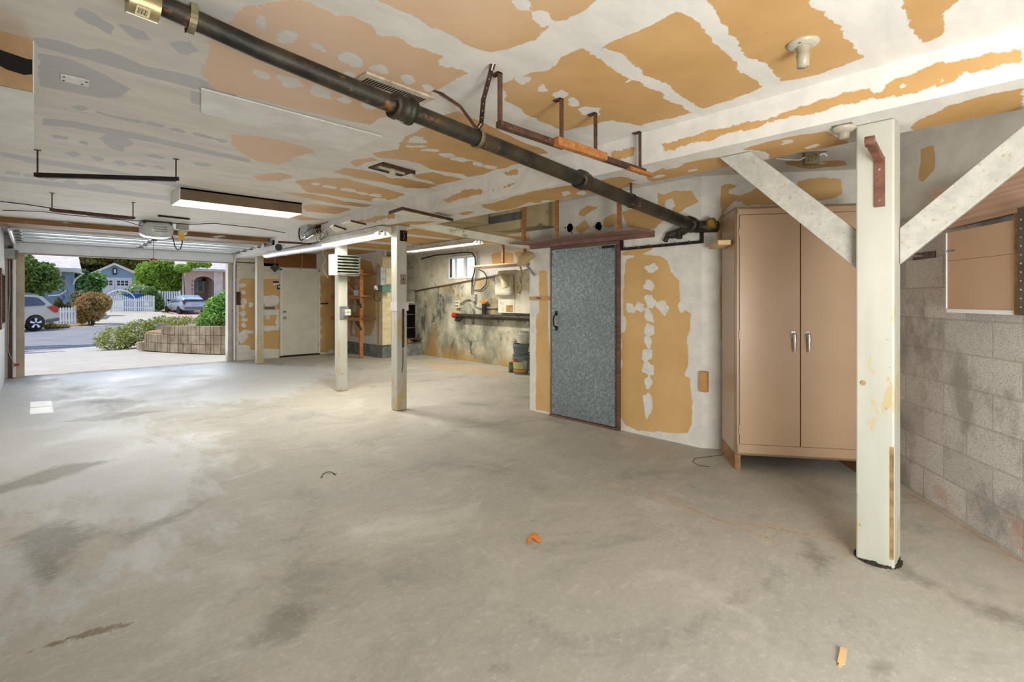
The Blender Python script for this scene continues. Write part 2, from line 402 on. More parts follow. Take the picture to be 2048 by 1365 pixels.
# ================================================================== THE ROOM
ZC, ZS = 2.42, 2.21           # ceiling, underside of the boxed beam
XL, XM, XR, YF = -.35, 4.29, 6.75, 11.95
def Uz(z): return lambda *p: Vector(p) if len(p) == 3 else fz(p[0], p[1], z)
def Ux(x): return lambda *p: Vector(p) if len(p) == 3 else fx(p[0], p[1], x)
def Uy(y): return lambda *p: Vector(p) if len(p) == 3 else fy(p[0], p[1], y)
def Up(p0, n): return lambda *p: Vector(p) if len(p) == 3 else fp(p[0], p[1], p0, n)

# floor with traced wear
def floor():
    x0, x1, y0, y1, st = XL - .1, 7.0, -1.6, 12.1, .028
    nx, ny = int((x1 - x0) / st), int((y1 - y0) / st)
    X, Y = np.meshgrid(np.linspace(x0, x1, nx + 1), np.linspace(y0, y1, ny + 1), indexing='ij'); P = np.stack([X.ravel(), Y.ravel()], 1)
    def tr(pl): return [tuple(fz(u, v, 0))[:2] for u, v in pl]
    idx = np.arange((nx + 1) * (ny + 1)).reshape(nx + 1, ny + 1)
    fs = np.stack([idx[:-1, :-1], idx[1:, :-1], idx[1:, 1:], idx[:-1, 1:]], -1).reshape(-1, 4)
    me = bpy.data.meshes.new('floor'); me.from_pydata(np.c_[P, np.zeros(len(P))].tolist(), [], fs.tolist())
    def put(nm, ds):
        d = np.full(len(P), 3.0)
        for k in ds: d = np.minimum(d, k)
        a = me.attributes.new(nm, 'FLOAT', 'POINT'); a.data.foreach_set('value', d.astype(np.float32))
    put('film_sheen', [sdist(P, tr(p)) for p in ([(-200, 760), (40, 765), (150, 790), (420, 905), (418, 985), (250, 1065), (120, 1050), (100, 1010), (-300, 1080)],
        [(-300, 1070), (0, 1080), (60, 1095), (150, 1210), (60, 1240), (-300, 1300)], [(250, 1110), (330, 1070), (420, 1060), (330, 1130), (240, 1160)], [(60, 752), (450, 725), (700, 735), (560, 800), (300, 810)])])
    put('rust', [sd_line(P, tr([(1300, 988), (1430, 1040), (1540, 1078)]), .004), sd_line(P, tr([(1480, 1046), (1700, 1085)]), .01), sdist(P, tr([(1683, 1110), (1700, 1090), (1712, 1088), (1712, 1120)])),
        sdist(P, tr([(840, 722), (930, 728), (1010, 742), (1020, 760), (930, 745), (870, 742)])), sdist(P, tr([(1190, 960), (1260, 985), (1215, 975)])),
        sd_line(P, tr([(1810, 1000), (1870, 1040), (2048, 1135)]), .01)])
    put('rline', [sd_line(P, tr([(1300, 985), (1420, 1034), (1540, 1078)]), .003), sd_line(P, tr([(1470, 1045), (1560, 1060), (1700, 1088)]), .004), sd_line(P, tr([(1640, 1050), (1680, 1046), (1712, 1048)]), .002), sd_line(P, tr([(1810, 985), (1850, 1005), (1960, 1075), (2048, 1125)]), .006)])
    put('dark', [sd_line(P, tr([(1712, 1115), (1775, 1146), (1800, 1150), (1830, 1148)]), .012), sdist(P, tr([(1795, 1120), (1840, 1150), (1900, 1180), (1860, 1175), (1790, 1152)])),
        sdist(P, tr([(1900, 1190), (2048, 1230), (2100, 1280), (1960, 1230)])), sdist(P, tr([(1740, 1330), (1770, 1325), (1785, 1350), (1755, 1360)])), sdist(P, tr([(560, 1210), (640, 1215), (600, 1290), (480, 1300)])),
        sdist(P, tr([(20, 1080), (110, 1040), (200, 1070), (150, 1100), (90, 1180), (40, 1120)])), sdist(P, tr([(120, 845), (215, 825), (330, 822), (220, 842)])), sdist(P, tr([(-200, 985), (0, 970), (120, 930), (230, 920), (100, 965), (-100, 1010)])),
        sdist(P, tr([(100, 1040), (250, 1065), (420, 1000), (360, 1040), (260, 1085)])), sdist(P, tr([(985, 1335), (1010, 1330), (1005, 1345), (985, 1345)])), sdist(P, tr([(1620, 1080), (1670, 1120), (1640, 1150), (1600, 1110)])),
        sd_line(P, tr([(1310, 1365 * .95), (1500, 1180), (1560, 1150)]), .002)])
    put('crack', [sdist(P, tr([(0, 1322), (60, 1300), (110, 1278), (200, 1250), (240, 1242), (280, 1238), (292, 1252), (240, 1262), (170, 1282), (100, 1300), (30, 1320)])) + .02, sd_line(P, tr([(-200, 1345), (0, 1325), (90, 1290)]), .004),
        sd_line(P, tr([(870, 1058), (950, 1056), (1010, 1050), (1070, 1042)]), .001), sd_line(P, tr([(900, 810), (980, 850), (1070, 868), (1140, 868)]), .001)])
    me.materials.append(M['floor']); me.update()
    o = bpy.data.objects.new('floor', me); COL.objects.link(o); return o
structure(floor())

# main ceiling
bareC = [
 [(-30,0),(0,20),(48,42),(62,90),(-30,62)],
 [(500,10),(560,0),(622,2),(637,12),(672,30),(707,32),(752,57),(760,70),(792,72),(822,90),(885,112),(877,132),(902,136),(943,145),(912,160),(872,182),(857,195),(835,215),(772,232),(740,250),(687,240),(637,228),(587,217),(512,196),(440,182),(400,150),(420,100),(440,50)],
 [(757,-60),(757,0),(812,25),(837,35),(857,52),(884,65),(917,77),(947,95),(982,104),(1024,94),(1066,82),(1095,55),(1112,48),(1135,40),(1192,0),(1300,-60)],
 [(1005,170),(1024,155),(1064,147),(1099,140),(1131,110),(1166,95),(1184,110),(1199,120),(1239,148),(1289,172),(1321,187),(1344,207),(1366,213),(1381,225),(1349,236),(1311,242),(1280,252),(1224,240),(1174,252),(1131,262),(1094,247),(1062,235),(1036,215),(1012,200)],
 [(1209,94),(1359,22),(1374,32),(1394,45),(1409,65),(1429,77),(1449,105),(1469,126),(1476,138),(1509,160),(1526,175),(1496,187),(1446,205),(1414,217),(1401,217),(1381,202),(1349,180),(1319,160),(1294,150),(1264,125),(1236,105)],
 [(1380,-60),(1408,0),(1425,15),(1445,40),(1454,62),(1474,80),(1490,100),(1498,116),(1515,120),(1536,130),(1548,150),(1560,165),(1590,158),(1640,147),(1700,126),(1728,114),(1718,105),(1690,75),(1675,55),(1655,32),(1640,22),(1624,0),(1600,-60)],
 [(1790,-60),(1806,0),(1823,57),(1833,75),(1845,88),(1873,78),(1886,72),(1891,55),(1881,32),(1886,25),(1920,0),(2000,-60)],
 [(810,273),(817,271),(882,232),(917,222),(952,240),(1000,260),(1029,278),(1077,295),(1098,307),(1060,310),(1048,322),(1037,328),(1008,336),(992,339),(966,349),(937,355),(924,349),(863,339),(839,328),(810,320),(758,315),(739,307),(797,299)],
 [(845,347),(863,344),(926,359),(897,366),(876,369),(824,352)],
 [(665,344),(687,336),(723,339),(757,347),(784,357),(810,357),(876,371),(858,377),(813,376),(771,365),(708,355)],
 [(700,325),(716,318),(745,316),(758,322),(730,325),(712,335)],
 [(590,362),(639,356),(692,357),(745,371),(810,389),(797,395),(771,402),(745,404),(612,384)],
 [(560,384),(612,387),(655,394),(690,403),(745,410),(730,415),(680,409),(600,394)],
 [(460,268),(512,272),(560,280),(600,292),(639,305),(597,312),(560,330),(512,322),(470,300)],
 [(600,412),(628,408),(705,418),(673,429),(613,423)], [(560,430),(600,432),(650,440),(600,441)], [(505,352),(560,345),(590,352),(560,362),(520,362)]]
spotC = [(575,73,20,13,-20),(640,94,19,8,25),(701,119,27,12,20),(764,138,22,10,12),(814,156,14,9,20),(857,174,13,9,10),(786,177,26,9,12),(697,150,18,8,10),(640,184,26,11,15),(689,199,14,8,15),(736,213,14,7,15),(580,164,30,10,20),(522,150,20,9,15),(524,42,14,22,-20),
 (1044,10,24,16,20),(1083,35,26,14,30),(1050,161,15,9,-20),(1086,176,12,8,0),(1120,189,13,8,-10),(1149,205,11,8,10),(1180,223,22,9,0),
 (834,280,19,8,0),(830,293,20,3,0),(859,301,21,3,0),(894,311,16,4,5),(920,319,20,4,5),(955,328,13,5,20),(980,334,15,4,10),
 (1252,164,9,2,0),(632,368,10,3,5),(658,374,18,3,8),(696,380,18,4,5),(724,387,11,3,10),(752,391,13,4,5),(759,400,17,4,0),(835,361,8,2,10)]
greyC = [[(68,75),(110,80),(170,98),(200,96),(260,118),(290,132),(380,150),(440,172),(475,185),(470,195),(400,180),(280,150),(180,120),(75,95)],
 [(75,105),(120,112),(170,130),(265,178),(235,197),(200,196),(150,186),(78,172)],
 [(84,236),(150,243),(300,272),(400,296),(500,318),(500,326),(400,306),(300,284),(150,256),(84,250)],
 [(0,303),(70,316),(200,335),(270,350),(400,375),(500,395),(500,402),(400,384),(270,359),(190,344),(60,325),(0,312)],
 [(0,352),(150,368),(300,388),(420,405),(420,412),(300,397),(150,378),(0,362)], [(185,220),(240,233),(288,243),(280,248),(230,237),(185,224)], [(380,180),(450,200),(560,240),(640,262),(620,268),(480,232),(380,205)]]
gspotC = [(188,40,46,13,30),(272,66,34,10,25),(367,95,26,13,15),(455,128,28,14,20),(160,216,19,5,10),(308,249,18,4,12),(356,260,17,4,12),(402,271,23,4,16),(442,281,14,3,12),(235,282,33,18,10),
 (119,275,17,4,8),(168,286,12,4,12),(312,313,20,4,10),(403,329,20,4,8),(147,308,17,5,5),(196,318,13,5,10),(241,326,14,5,12),(280,330,18,4,10),(318,335,14,3,8),(24,346,17,4,5),(62,352,16,4,8),(99,358,14,3,10),(142,364,16,4,5),(205,373,32,3,8),(350,395,24,3,8),(60,322,14,4,5)]
mainc = surf('ceiling', M['ceil'], (XL, -1.6, ZC), (3.27, 0, 0), (0, 13.7, 0), 142, 590, Uz(ZC), bareC, spotC, greyC, gspotC, pink=lambda V: (V[:, 1] - 1.6) / 6 + (1.3 - V[:, 0]) * .75)
structure(mainc)
bareR = [[(1560,322),(1692,321),(1694,331),(1620,338),(1575,331)], [(1462,331),(1500,331),(1512,342),(1470,345)],
 [(3.6,6.2,ZC),(6.6,6.2,ZC),(6.6,7.3,ZC),(3.6,7.2,ZC)], [(3.6,7.5,ZC),(6.5,7.5,ZC),(6.5,8.5,ZC),(3.6,8.6,ZC)], [(3.5,9.0,ZC),(6.5,8.8,ZC),(6.5,9.9,ZC),(3.5,9.8,ZC)], [(3.6,4.8,ZC),(5.2,4.8,ZC),(5.2,5.7,ZC),(3.6,5.7,ZC)], [(3.5,10.3,ZC),(5.6,10.2,ZC),(5.6,11.2,ZC),(3.5,11.3,ZC)]]
structure(surf('ceiling', M['ceil'], (2.92, -1.6, ZC), (4.1, 0, 0), (0, 13.7, 0), 137, 457, Uz(ZC), bareR, [(1640, 327, 14, 2)], pink=lambda V: V[:, 1] * 0 - 1.2))
roofs = MB().box(XL - .15, 7.1, -1.6, 12.35, ZC + .012, ZC + .2).build('ceiling', M['white']); structure(roofs)

# boxed beam (trim_1): left face and underside, traced drywall pattern
TB = .018
nL = Vector((1, -TB, 0)).normalized(); pL = (2.87, 0, 0)
bareL = [[(1324,288),(1350,280),(1372,273),(1411,265),(1474,249),(1536,236),(1580,222),(1636,205),(1720,182),(1770,165),(1796,155),(1861,135),(1920,125),(1960,115),(2048,95),(2048,122),(1990,135),(1930,150),(1905,160),(1880,172),(1860,175),(1820,183),(1806,190),(1756,198),(1720,200),(1680,212),(1620,228),(1580,235),(1536,247),(1500,258),(1440,272),(1400,283),(1380,290),(1350,298),(1330,300)],
 [(1224,305),(1268,297),(1266,312),(1240,320),(1228,327)], [(887,400),(940,379),(961,379),(969,384),(1029,367),(1013,376),(969,387),(940,392),(895,405)], [(1160,275),(1200,268),(1210,275),(1170,285)], [(700,446),(790,425),(790,435),(700,452)], [(1010,345),(1035,338),(1035,346),(1012,352)]]
bareU = [[(1476,296),(1535,279),(1600,265),(1651,258),(1667,270),(1692,278),(1700,283),(1660,291),(1621,301),(1540,315),(1527,300),(1500,297)],
 [(1283,352),(1291,344),(1342,326),(1397,316),(1443,310),(1448,316),(1456,329),(1418,336),(1382,344),(1329,357),(1300,362)],
 [(980,401),(1011,390),(1058,379),(1113,370),(1170,362),(1230,350),(1265,358),(1199,382),(1120,394),(1099,399),(1074,397),(1064,404),(1045,402),(1019,414),(980,420),(955,414),(945,408)],
 [(901,424),(919,420),(935,422),(919,428),(906,428)], [(1826,250),(1846,232),(1896,207),(1936,195),(2011,178),(2048,172),(2048,215),(1961,231),(1886,247),(1831,259)], [(740,452),(800,441),(860,440),(800,452)], [(1180,372),(1240,360),(1275,366),(1215,378)]]
lf = surf('trim_1', M['ceil'], (2.87 - 1.6 * TB, -1.6, ZS), (13.6 * TB, 13.6, 0), (0, 0, ZC - ZS), 900, 14, Up(pL, nL), bareL, [(1753, 180, 13, 5), (1812, 171, 12, 4, -10), (1880, 150, 40, 2, -15), (1905, 152, 30, 2, -15)], pink=lambda V: V[:, 1] / 8 - .95)
un = surf('trim_1', M['ceil'], (2.87 - 1.6 * TB, -1.6, ZS), (13.6 * TB, 13.6, 0), (.46, 0, 0), 900, 31, Uz(ZS), bareU, [(1569,281,14,5,-15),(1622,290,18,4,-15),(1336,331,23,4,-15),(1376,338,13,3,-10),(1310,350,12,3,-10),(1120,385,9,5,0),(1153,384,9,4,0)], pink=lambda V: V[:, 1] / 9 - .95)
rf = surf('trim_1', M['ceil'], (3.33 - 1.6 * TB, -1.6, ZS), (13.6 * TB, 13.6, 0), (0, 0, ZC - ZS), 200, 4, Up(pL, nL), pink=lambda V: V[:, 1] * 0)
structure(join([lf, un, rf], 'trim_1'))
def xs(y): return 2.87 + TB * y      # left face of the beam at depth y

# closet wall with the metal door
M1 = [(1253,519),(1280,508),(1320,512),(1337,522),(1341,545),(1358,562),(1361,590),(1358,610),(1381,630),(1381,653),(1374,677),(1378,724),(1368,751),(1381,758),(1384,800),(1384,846),(1375,866),(1331,866),(1272,861),(1253,851),(1236,827),(1240,800),(1238,755),(1245,728),(1240,714),(1245,697),(1240,667),(1251,663),(1253,637),(1246,630),(1248,556)]
M2 = [(1079,542),(1095,542),(1097,677),(1100,700),(1101,800),(1100,825),(1072,820),(1072,630),(1078,625)]
M3 = [(1245,425),(1253,453),(1270,458),(1308,460),(1326,443),(1349,435),(1372,415),(1400,405),(1397,400),(1382,382),(1352,382),(1326,390),(1316,387),(1319,412),(1291,410),(1262,418)]
M4 = [(1160,421),(1175,411),(1199,414),(1183,423),(1167,432),(1157,431)]
spM = [(1302,537,15,9),(1298,572,12,11),(1300,602,11,16,-25),(1261,617,9,12,-20),(1280,614,10,10),(1326,616,11,15,-30),(1298,631,9,15,-20),(1299,661,11,12),(1296,683,8,15,-8),(1294,710,12,13),(1297,738,12,14,-25),(1296,765,9,13),(1295,811,9,27,-2),(1365,612,9,14),(1340,411,9,14)]
wm = surf('wall_closet', M['wall'], (XM, 2.05, 0), (0, 2.13, 0), (0, 0, ZC), 150, 170, Ux(XM), [M1, M2, M3, M4, [(1370,450),(1376,447),(1380,455),(1372,458)], [(1240,505),(1275,495),(1300,490),(1310,500),(1270,512),(1245,512)], [(1205,440),(1230,428),(1240,440),(1225,455),(1208,455)], [(1150,455),(1170,440),(1180,455),(1160,470)]],
    spM, (), (), holes=[(1140, 456, 9, 10), (1197, 453, 9, 9)])
structure(wm)
wb = MB()
wb.box(XM + .02, XM + .04, 2.1, 4.18, 0, 2.0).box(XM + .02, XM + .04, 2.1, 4.18, 2.3, ZC).box(XM + .02, XM + .12, 4.14, 4.18, 0, ZC).box(XM + .12, 6.9, 4.06, 4.18, 0, ZC)
structure(wb.build('wall_closet', M['cream']))
structure(MB().box(XM + .10, XM + .12, 2.4, 4.05, 1.9, 2.36).build('wall_closet', M['void']))

# slanted back wall behind the cabinet, block wall on the right
C0 = Vector((XM, 2.05, 0)); bd = Vector((.583, -.813, 0)).normalized(); bn = Vector((.813, .583, 0)).normalized()
CC = C0 + bd * 1.251
B1 = [(1443,372),(1461,369),(1474,372),(1458,380),(1456,387),(1479,392),(1496,385),(1519,374),(1519,362),(1565,402),(1560,410),(1494,410),(1484,402),(1468,402),(1456,415),(1448,428),(1447,443),(1443,453),(1450,481),(1452,900),(1444,900),(1444,700),(1441,600),(1443,481),(1435,482),(1430,468),(1433,453),(1443,428),(1440,407)]
B2 = [(1596,362),(1640,355),(1682,357),(1686,390),(1670,398),(1628,402),(1605,388),(1594,375)]
structure(surf('wall_back', M['wall'], C0, bd * 1.251, (0, 0, ZC), 90, 170, Up(C0, bn), [B1, B2]))
structure(MB().obox(C0 + bn * .01, bd * 1.3, bn * .1, (0, 0, ZC)).build('wall_back', M['cream']))
rd = -bn; rn = bd * -1                       # along the block wall toward the camera, and out of it into the room
def bwall(nm, s0, s1, z0, z1, mat, off=0, th=.02):
    m = MB().obox(CC + rd * s0 + rn * (off - th) + Vector((0, 0, z0)), rd * (s1 - s0), rn * th, (0, 0, z1 - z0)); return m.build(nm, mat)
me = bpy.data.meshes.new('wall_right'); L_ = 3.7
q = [CC + rd * 0, CC + rd * L_, CC + rd * L_ + Vector((0, 0, 1.88)), CC + Vector((0, 0, 1.88))]
bk = [p - rn * .2 for p in q]
me.from_pydata([tuple(p) for p in q + bk], [], [(0, 1, 2, 3), (3, 2, 6, 7), (4, 7, 6, 5), (0, 4, 5, 1)])
uvl = me.uv_layers.new(name='UVMap')
for lp, uv in zip(range(4), [(0, 0), (L_, 0), (L_, 1.88), (0, 1.88)]): uvl.data[lp].uv = (uv[0] + .125, uv[1])
me.materials.append(M['block']); wr = bpy.data.objects.new('wall_right', me); COL.objects.link(wr); structure(wr)
M['wallr'] = drywall('light-lifted wall drywall', white=(240, 236, 226), white2=(226, 222, 212), tan=(226, 190, 132), tan2=(214, 176, 118), wob=.03)  # wall drywall with colours lifted to stand in for light missing here
structure(surf('wall_right', M['wallr'], CC - rn * .03 + Vector((0, 0, 1.88)), rd * L_, (0, 0, ZC - 1.88), 200, 36, Up(CC - rn * .03, rn), [[(1842,299),(1855,292),(1869,290),(1869,340),(1858,350),(1844,364),(1837,357)]]))

# left wall with two windows; front wall; side wall; old concrete
lw = MB(); W1, W2 = (8.1, 9.1, .74, 1.48), (10.1, 11.3, .95, 1.72)
lw.box(XL - .06, XL, -1.6, W1[0], 0, ZC).box(XL - .06, XL, W1[0], W1[1], 0, W1[2]).box(XL - .06, XL, W1[0], W1[1], W1[3], ZC).box(XL - .06, XL, W1[1], W2[0], 0, ZC)
lw.box(XL - .06, XL, W2[0], W2[1], 0, W2[2]).box(XL - .06, XL, W2[0], W2[1], W2[3], ZC).box(XL - .06, XL, W2[1], 12.1, 0, ZC)
structure(lw.build('wall_left', mot('rough stucco', (222, 220, 214), (196, 194, 190), 5, .85, 0, .6, c3=(176, 172, 168))))
def glassm():
    m = bpy.data.materials.new('window glass'); m.use_nodes = True; t = m.node_tree; b = t.nodes['Principled BSDF']
    b.inputs['Roughness'].default_value = .02; b.inputs['Base Color'].default_value = (.8, .9, .9, 1); b.inputs['Alpha'].default_value = .12; return m
M['glass'] = glassm()
for i, (a, b, c, d) in enumerate((W1, W2)):
    f = MB(); t_ = .05
    f.box(XL - .03, XL + .02, a - t_, a + .02, c - t_, d + t_).box(XL - .03, XL + .02, b - .02, b + t_, c - t_, d + t_).box(XL - .03, XL + .02, a, b, c - t_, c + .02).box(XL - .03, XL + .02, a, b, d - .02, d + t_)
    f.box(XL - .04, XL - .02, (a + b) / 2 - .02, (a + b) / 2 + .02, c, d)
    o = structure(f.build('window_%d' % (i + 1), M['brownw']))
    MB().box(XL - .035, XL - .031, a, b, c, d).build('pane', M['glass'] if i == 0 else mot('opaque dark glass', (70, 76, 76), (50, 54, 54), 3, .15), o)  # second pane made opaque to keep its sun patch off the floor
# front wall
GX0, GX1, GZ = fy(49, 700, YF).x, fy(456, 700, YF).x, 2.13
D0, D1 = fy(561, 700, YF).x, fy(637, 700, YF).x; DZ = 2.03
fw = MB().box(XL, GX0 - .12, YF, YF + .15, 0, ZC).box(GX0 - .12, GX1 + .1, YF, YF + .15, GZ + .05, ZC)
structure(fw.build('wall_front', M['white']))
wallF = []
wf_bare = [[(478,562),(488,556),(557,556),(560,590),(560,700),(500,700),(478,692)], [(637,552),(656,552),(656,705),(637,705)], [(654,508),(690,508),(690,700),(654,700)]]
wf_sp = [(485,571,8,5),(487,585,6,5),(488,603,7,6),(486,613,5,5),(486,628,6,6),(489,640,7,4),(487,651,5,5),(502,610,5,6),(485,674,10,12),(495,664,14,4),(541,602,17,13),(540,625,20,7),(535,636,5,3),(540,657,20,6),(556,645,5,14),(484,697,16,8),(540,706,28,9),(640,575,3,8),(640,590,3,5),(641,610,3,7),(640,640,3,5),(641,655,3,6),(640,672,3,6)]
f1 = surf('wall_front', M['wall'], (GX1 + .1, YF, 0), (D0 - GX1 - .1, 0, 0), (0, 0, ZC), 45, 120, Uy(YF), wf_bare, wf_sp)
f2 = surf('wall_front', M['wall'], (D1, YF, 0), (5.78 - D1, 0, 0), (0, 0, ZC), 45, 120, Uy(YF), wf_bare, wf_sp)
f3 = surf('wall_front', M['wall'], (D0, YF, DZ), (D1 - D0, 0, 0), (0, 0, ZC - DZ), 45, 20, Uy(YF), wf_bare, wf_sp)
for o in (f1, f2, f3): structure(o)
structure(MB().box(GX1 + .1, D0, YF + .02, YF + .15, 0, ZC).box(D1, 7, YF + .02, YF + .15, 0, ZC).box(D0, D1, YF + .02, YF + .15, DZ, ZC).build('wall_front', M['cream']))
# side wall beyond the shelves
XS = 5.70
structure(surf('wall_side', M['wall'], (XS, 10.2, .28), (0, 1.75, 0), (0, 0, ZC - .28), 60, 80, Ux(XS), [[(700,524),(722,518),(742,524),(752,560),(752,640),(742,672),(700,676)],[(752,528),(760,528),(758,690),(754,690)]],
   [(714,536,2,6),(712,562,3,5),(711,575,3,5),(713,590,3,5),(709,618,4,8),(726,610,3,10),(708,655,3,18),(726,660,3,16),(704,676,6,4),(738,676,12,4)]))
structure(MB().box(XS + .01, XS + .1, 10.2, YF, .28, ZC).build('wall_side', M['cream']))
M['curb'] = mot('damp concrete curb', (132, 134, 130), (92, 96, 94), 5, .9, 0, .6, c3=(176, 176, 168))
cb = MB().box(XS - .03, XS + .2, 10.5, YF, 0, .28).box(XS - .03, 6.9, 10.16, 10.5, 0, .28); structure(cb.build('trim_2', M['curb']))
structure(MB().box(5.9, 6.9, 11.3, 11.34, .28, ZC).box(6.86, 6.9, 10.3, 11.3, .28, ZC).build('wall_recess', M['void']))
# old retaining wall and the plaster wall above it
za, zb = fx(860, 578, XR).z, fx(988, 554, XR).z; ya, yb = fx(860, 578, XR).y, fx(988, 554, XR).y
def zt(y): return za + (zb - za) * (y - ya) / (yb - ya)
rw = MB().prism([(XR, 4.1, 0), (XR, 10.5, 0), (XR, 10.5, zt(10.5)), (XR, 4.1, zt(4.1))], (.3, 0, 0)); structure(rw.build('wall_retaining', M['oldcon']))
led = MB().bar((XR - .0, 4.1, zt(4.1) + .01), (XR - .0, 10.5, zt(10.5) + .01), .05, .03); structure(led.build('trim_3', M['brownw']))
WY0, WY1 = fx(952, 530, XR + .05).y, fx(901, 530, XR + .05).y; WZ0, WZ1 = fx(925, 554, XR + .05).z, fx(925, 516, XR + .05).z
up = MB(); X1_ = XR + .04
up.box(X1_, X1_ + .05, 4.1, WY0, 1.2, ZC).box(X1_, X1_ + .05, WY1, 12, 1.2, ZC).box(X1_, X1_ + .05, WY0, WY1, 1.2, WZ0).box(X1_, X1_ + .05, WY0, WY1, WZ1, ZC)
structure(up.build('wall_outer', M['cream']))
structure(surf('wall_outer', M['wall'], (X1_ - .01, 4.2, 1.72), (0, WY0 - 4.35, 0), (0, 0, ZC - 1.72), 60, 22, Ux(X1_), [[(983,508),(1000,504),(1028,506),(1028,530),(985,532)],[(1032,505),(1057,500),(1057,520),(1034,520)]]))
wn = MB(); fr_ = .04
wn.box(X1_ - .02, X1_ + .06, WY0 - fr_, WY0, WZ0 - fr_, WZ1 + fr_).box(X1_ - .02, X1_ + .06, WY1, WY1 + fr_, WZ0 - fr_, WZ1 + fr_).box(X1_ - .02, X1_ + .06, WY0, WY1, WZ0 - fr_, WZ0).box(X1_ - .02, X1_ + .06, WY0, WY1, WZ1, WZ1 + fr_)
ym = WY0 + (WY1 - WY0) * .42
wn.box(X1_ + .0, X1_ + .05, ym - .03, ym + .03, WZ0, WZ1).box(X1_ + .0, X1_ + .04, WY1 - .2, WY1 - .17, WZ0, WZ1).box(X1_ + .01, X1_ + .04, WY0 + .03, WY0 + .05, WZ0, WZ1)
o = structure(wn.build('window_3', M['whitem'])); MB().box(X1_ + .03, X1_ + .034, WY0, WY1, WZ0, WZ1).build('pane', M['glass'], o)

# ================================================================== DOORS
def md():
    y0, y1 = fx(1236, 600, XM).y, fx(1107, 600, XM).y; z1 = fx(1237, 487, XM).z; z0 = .03
    o = structure(MB().box(XM - .045, XM - .008, y0 + .012, y1 - .012, z0, z1 - .012).build('door_1', M['galv'], None, .002))
    f = MB().box(XM - .03, XM - .001, y0 - .035, y0, 0, z1 + .03).box(XM - .03, XM - .001, y1, y1 + .02, 0, z1 + .03).box(XM - .03, XM - .001, y0, y1, z1, z1 + .03).box(XM - .05, XM - .001, y0 - .03, y1 + .02, 0, .022)
    f.build('door_frame', M['brownw'], o)
    h0, h1 = fx(1112, 658, XM - .05), fx(1112, 626, XM - .05); yh = h0.y
    hb = MB().tube([(XM - .045, yh, h0.z + .01), (XM - .085, yh, h0.z + .035), (XM - .095, yh, (h0.z + h1.z) / 2), (XM - .085, yh, h1.z - .035), (XM - .045, yh, h1.z - .01)], .008, 10)
    hb.box(XM - .05, XM - .045, yh - .018, yh + .018, h0.z - .02, h0.z + .03).box(XM - .05, XM - .045, yh - .018, yh + .018, h1.z - .03, h1.z + .02)
    hb.build('handle', M['dark'], o)
    k = MB()
    for zz in np.linspace(.12, z1 - .06, 15):
        for yy in (y0 + .03, y1 - .03): k.cyl((XM - .045, yy, zz), (XM - .049, yy, zz), .005, 8)
    for yy in np.linspace(y0 + .1, y1 - .1, 8): k.cyl((XM - .045, yy, z1 - .035), (XM - .049, yy, z1 - .035), .005, 8)
    k.build('nail_heads', M['dark'], o)
    b = MB().box(XM - .06, XM - .045, y0 + .01, y0 + .16, z1 - .045, z1 - .02); b.build('latch', M['dark'], o)
md()
def sd2():
    o = structure(MB().box(D0 + .025, D1 - .025, YF - .03, YF + .01, .04, DZ - .03).build('door_2', paint('door enamel', (214, 214, 200), .45), None, .003))
    MB().box(D0 - .02, D0 + .025, YF - .05, YF + .02, 0, DZ).box(D1 - .025, D1 + .02, YF - .05, YF + .02, 0, DZ).box(D0 - .02, D1 + .02, YF - .05, YF + .02, DZ - .03, DZ + .02).build('door_frame', paint('frame enamel', (224, 224, 214), .45), o)
    for v, nm, r in ((624, 'deadbolt', .03), (636, 'door_knob', .032)):
        p = fy(569, v, YF - .03)
        MB().lathe((p.x, YF - .03, p.z), (0, -1, 0), [(0, r), (.008, r), (.012, r * .5), (.03, r * .45), (.036, r * .8), (.055, r * .8), (.062, r * .3)]).build(nm, M['chrome'], o)
    hb = MB()
    for z_ in (.25, 1.0, 1.8): hb.cyl((D1 - .02, YF - .055, z_ - .05), (D1 - .02, YF - .055, z_ + .05), .01, 8)
    each(hb, 'hinge', M['chrome'], o)
    th = MB().box(D0 - .02, D1 + .02, YF - .06, YF + .02, 0, .035).build('threshold', M['dark'], o)
sd2()

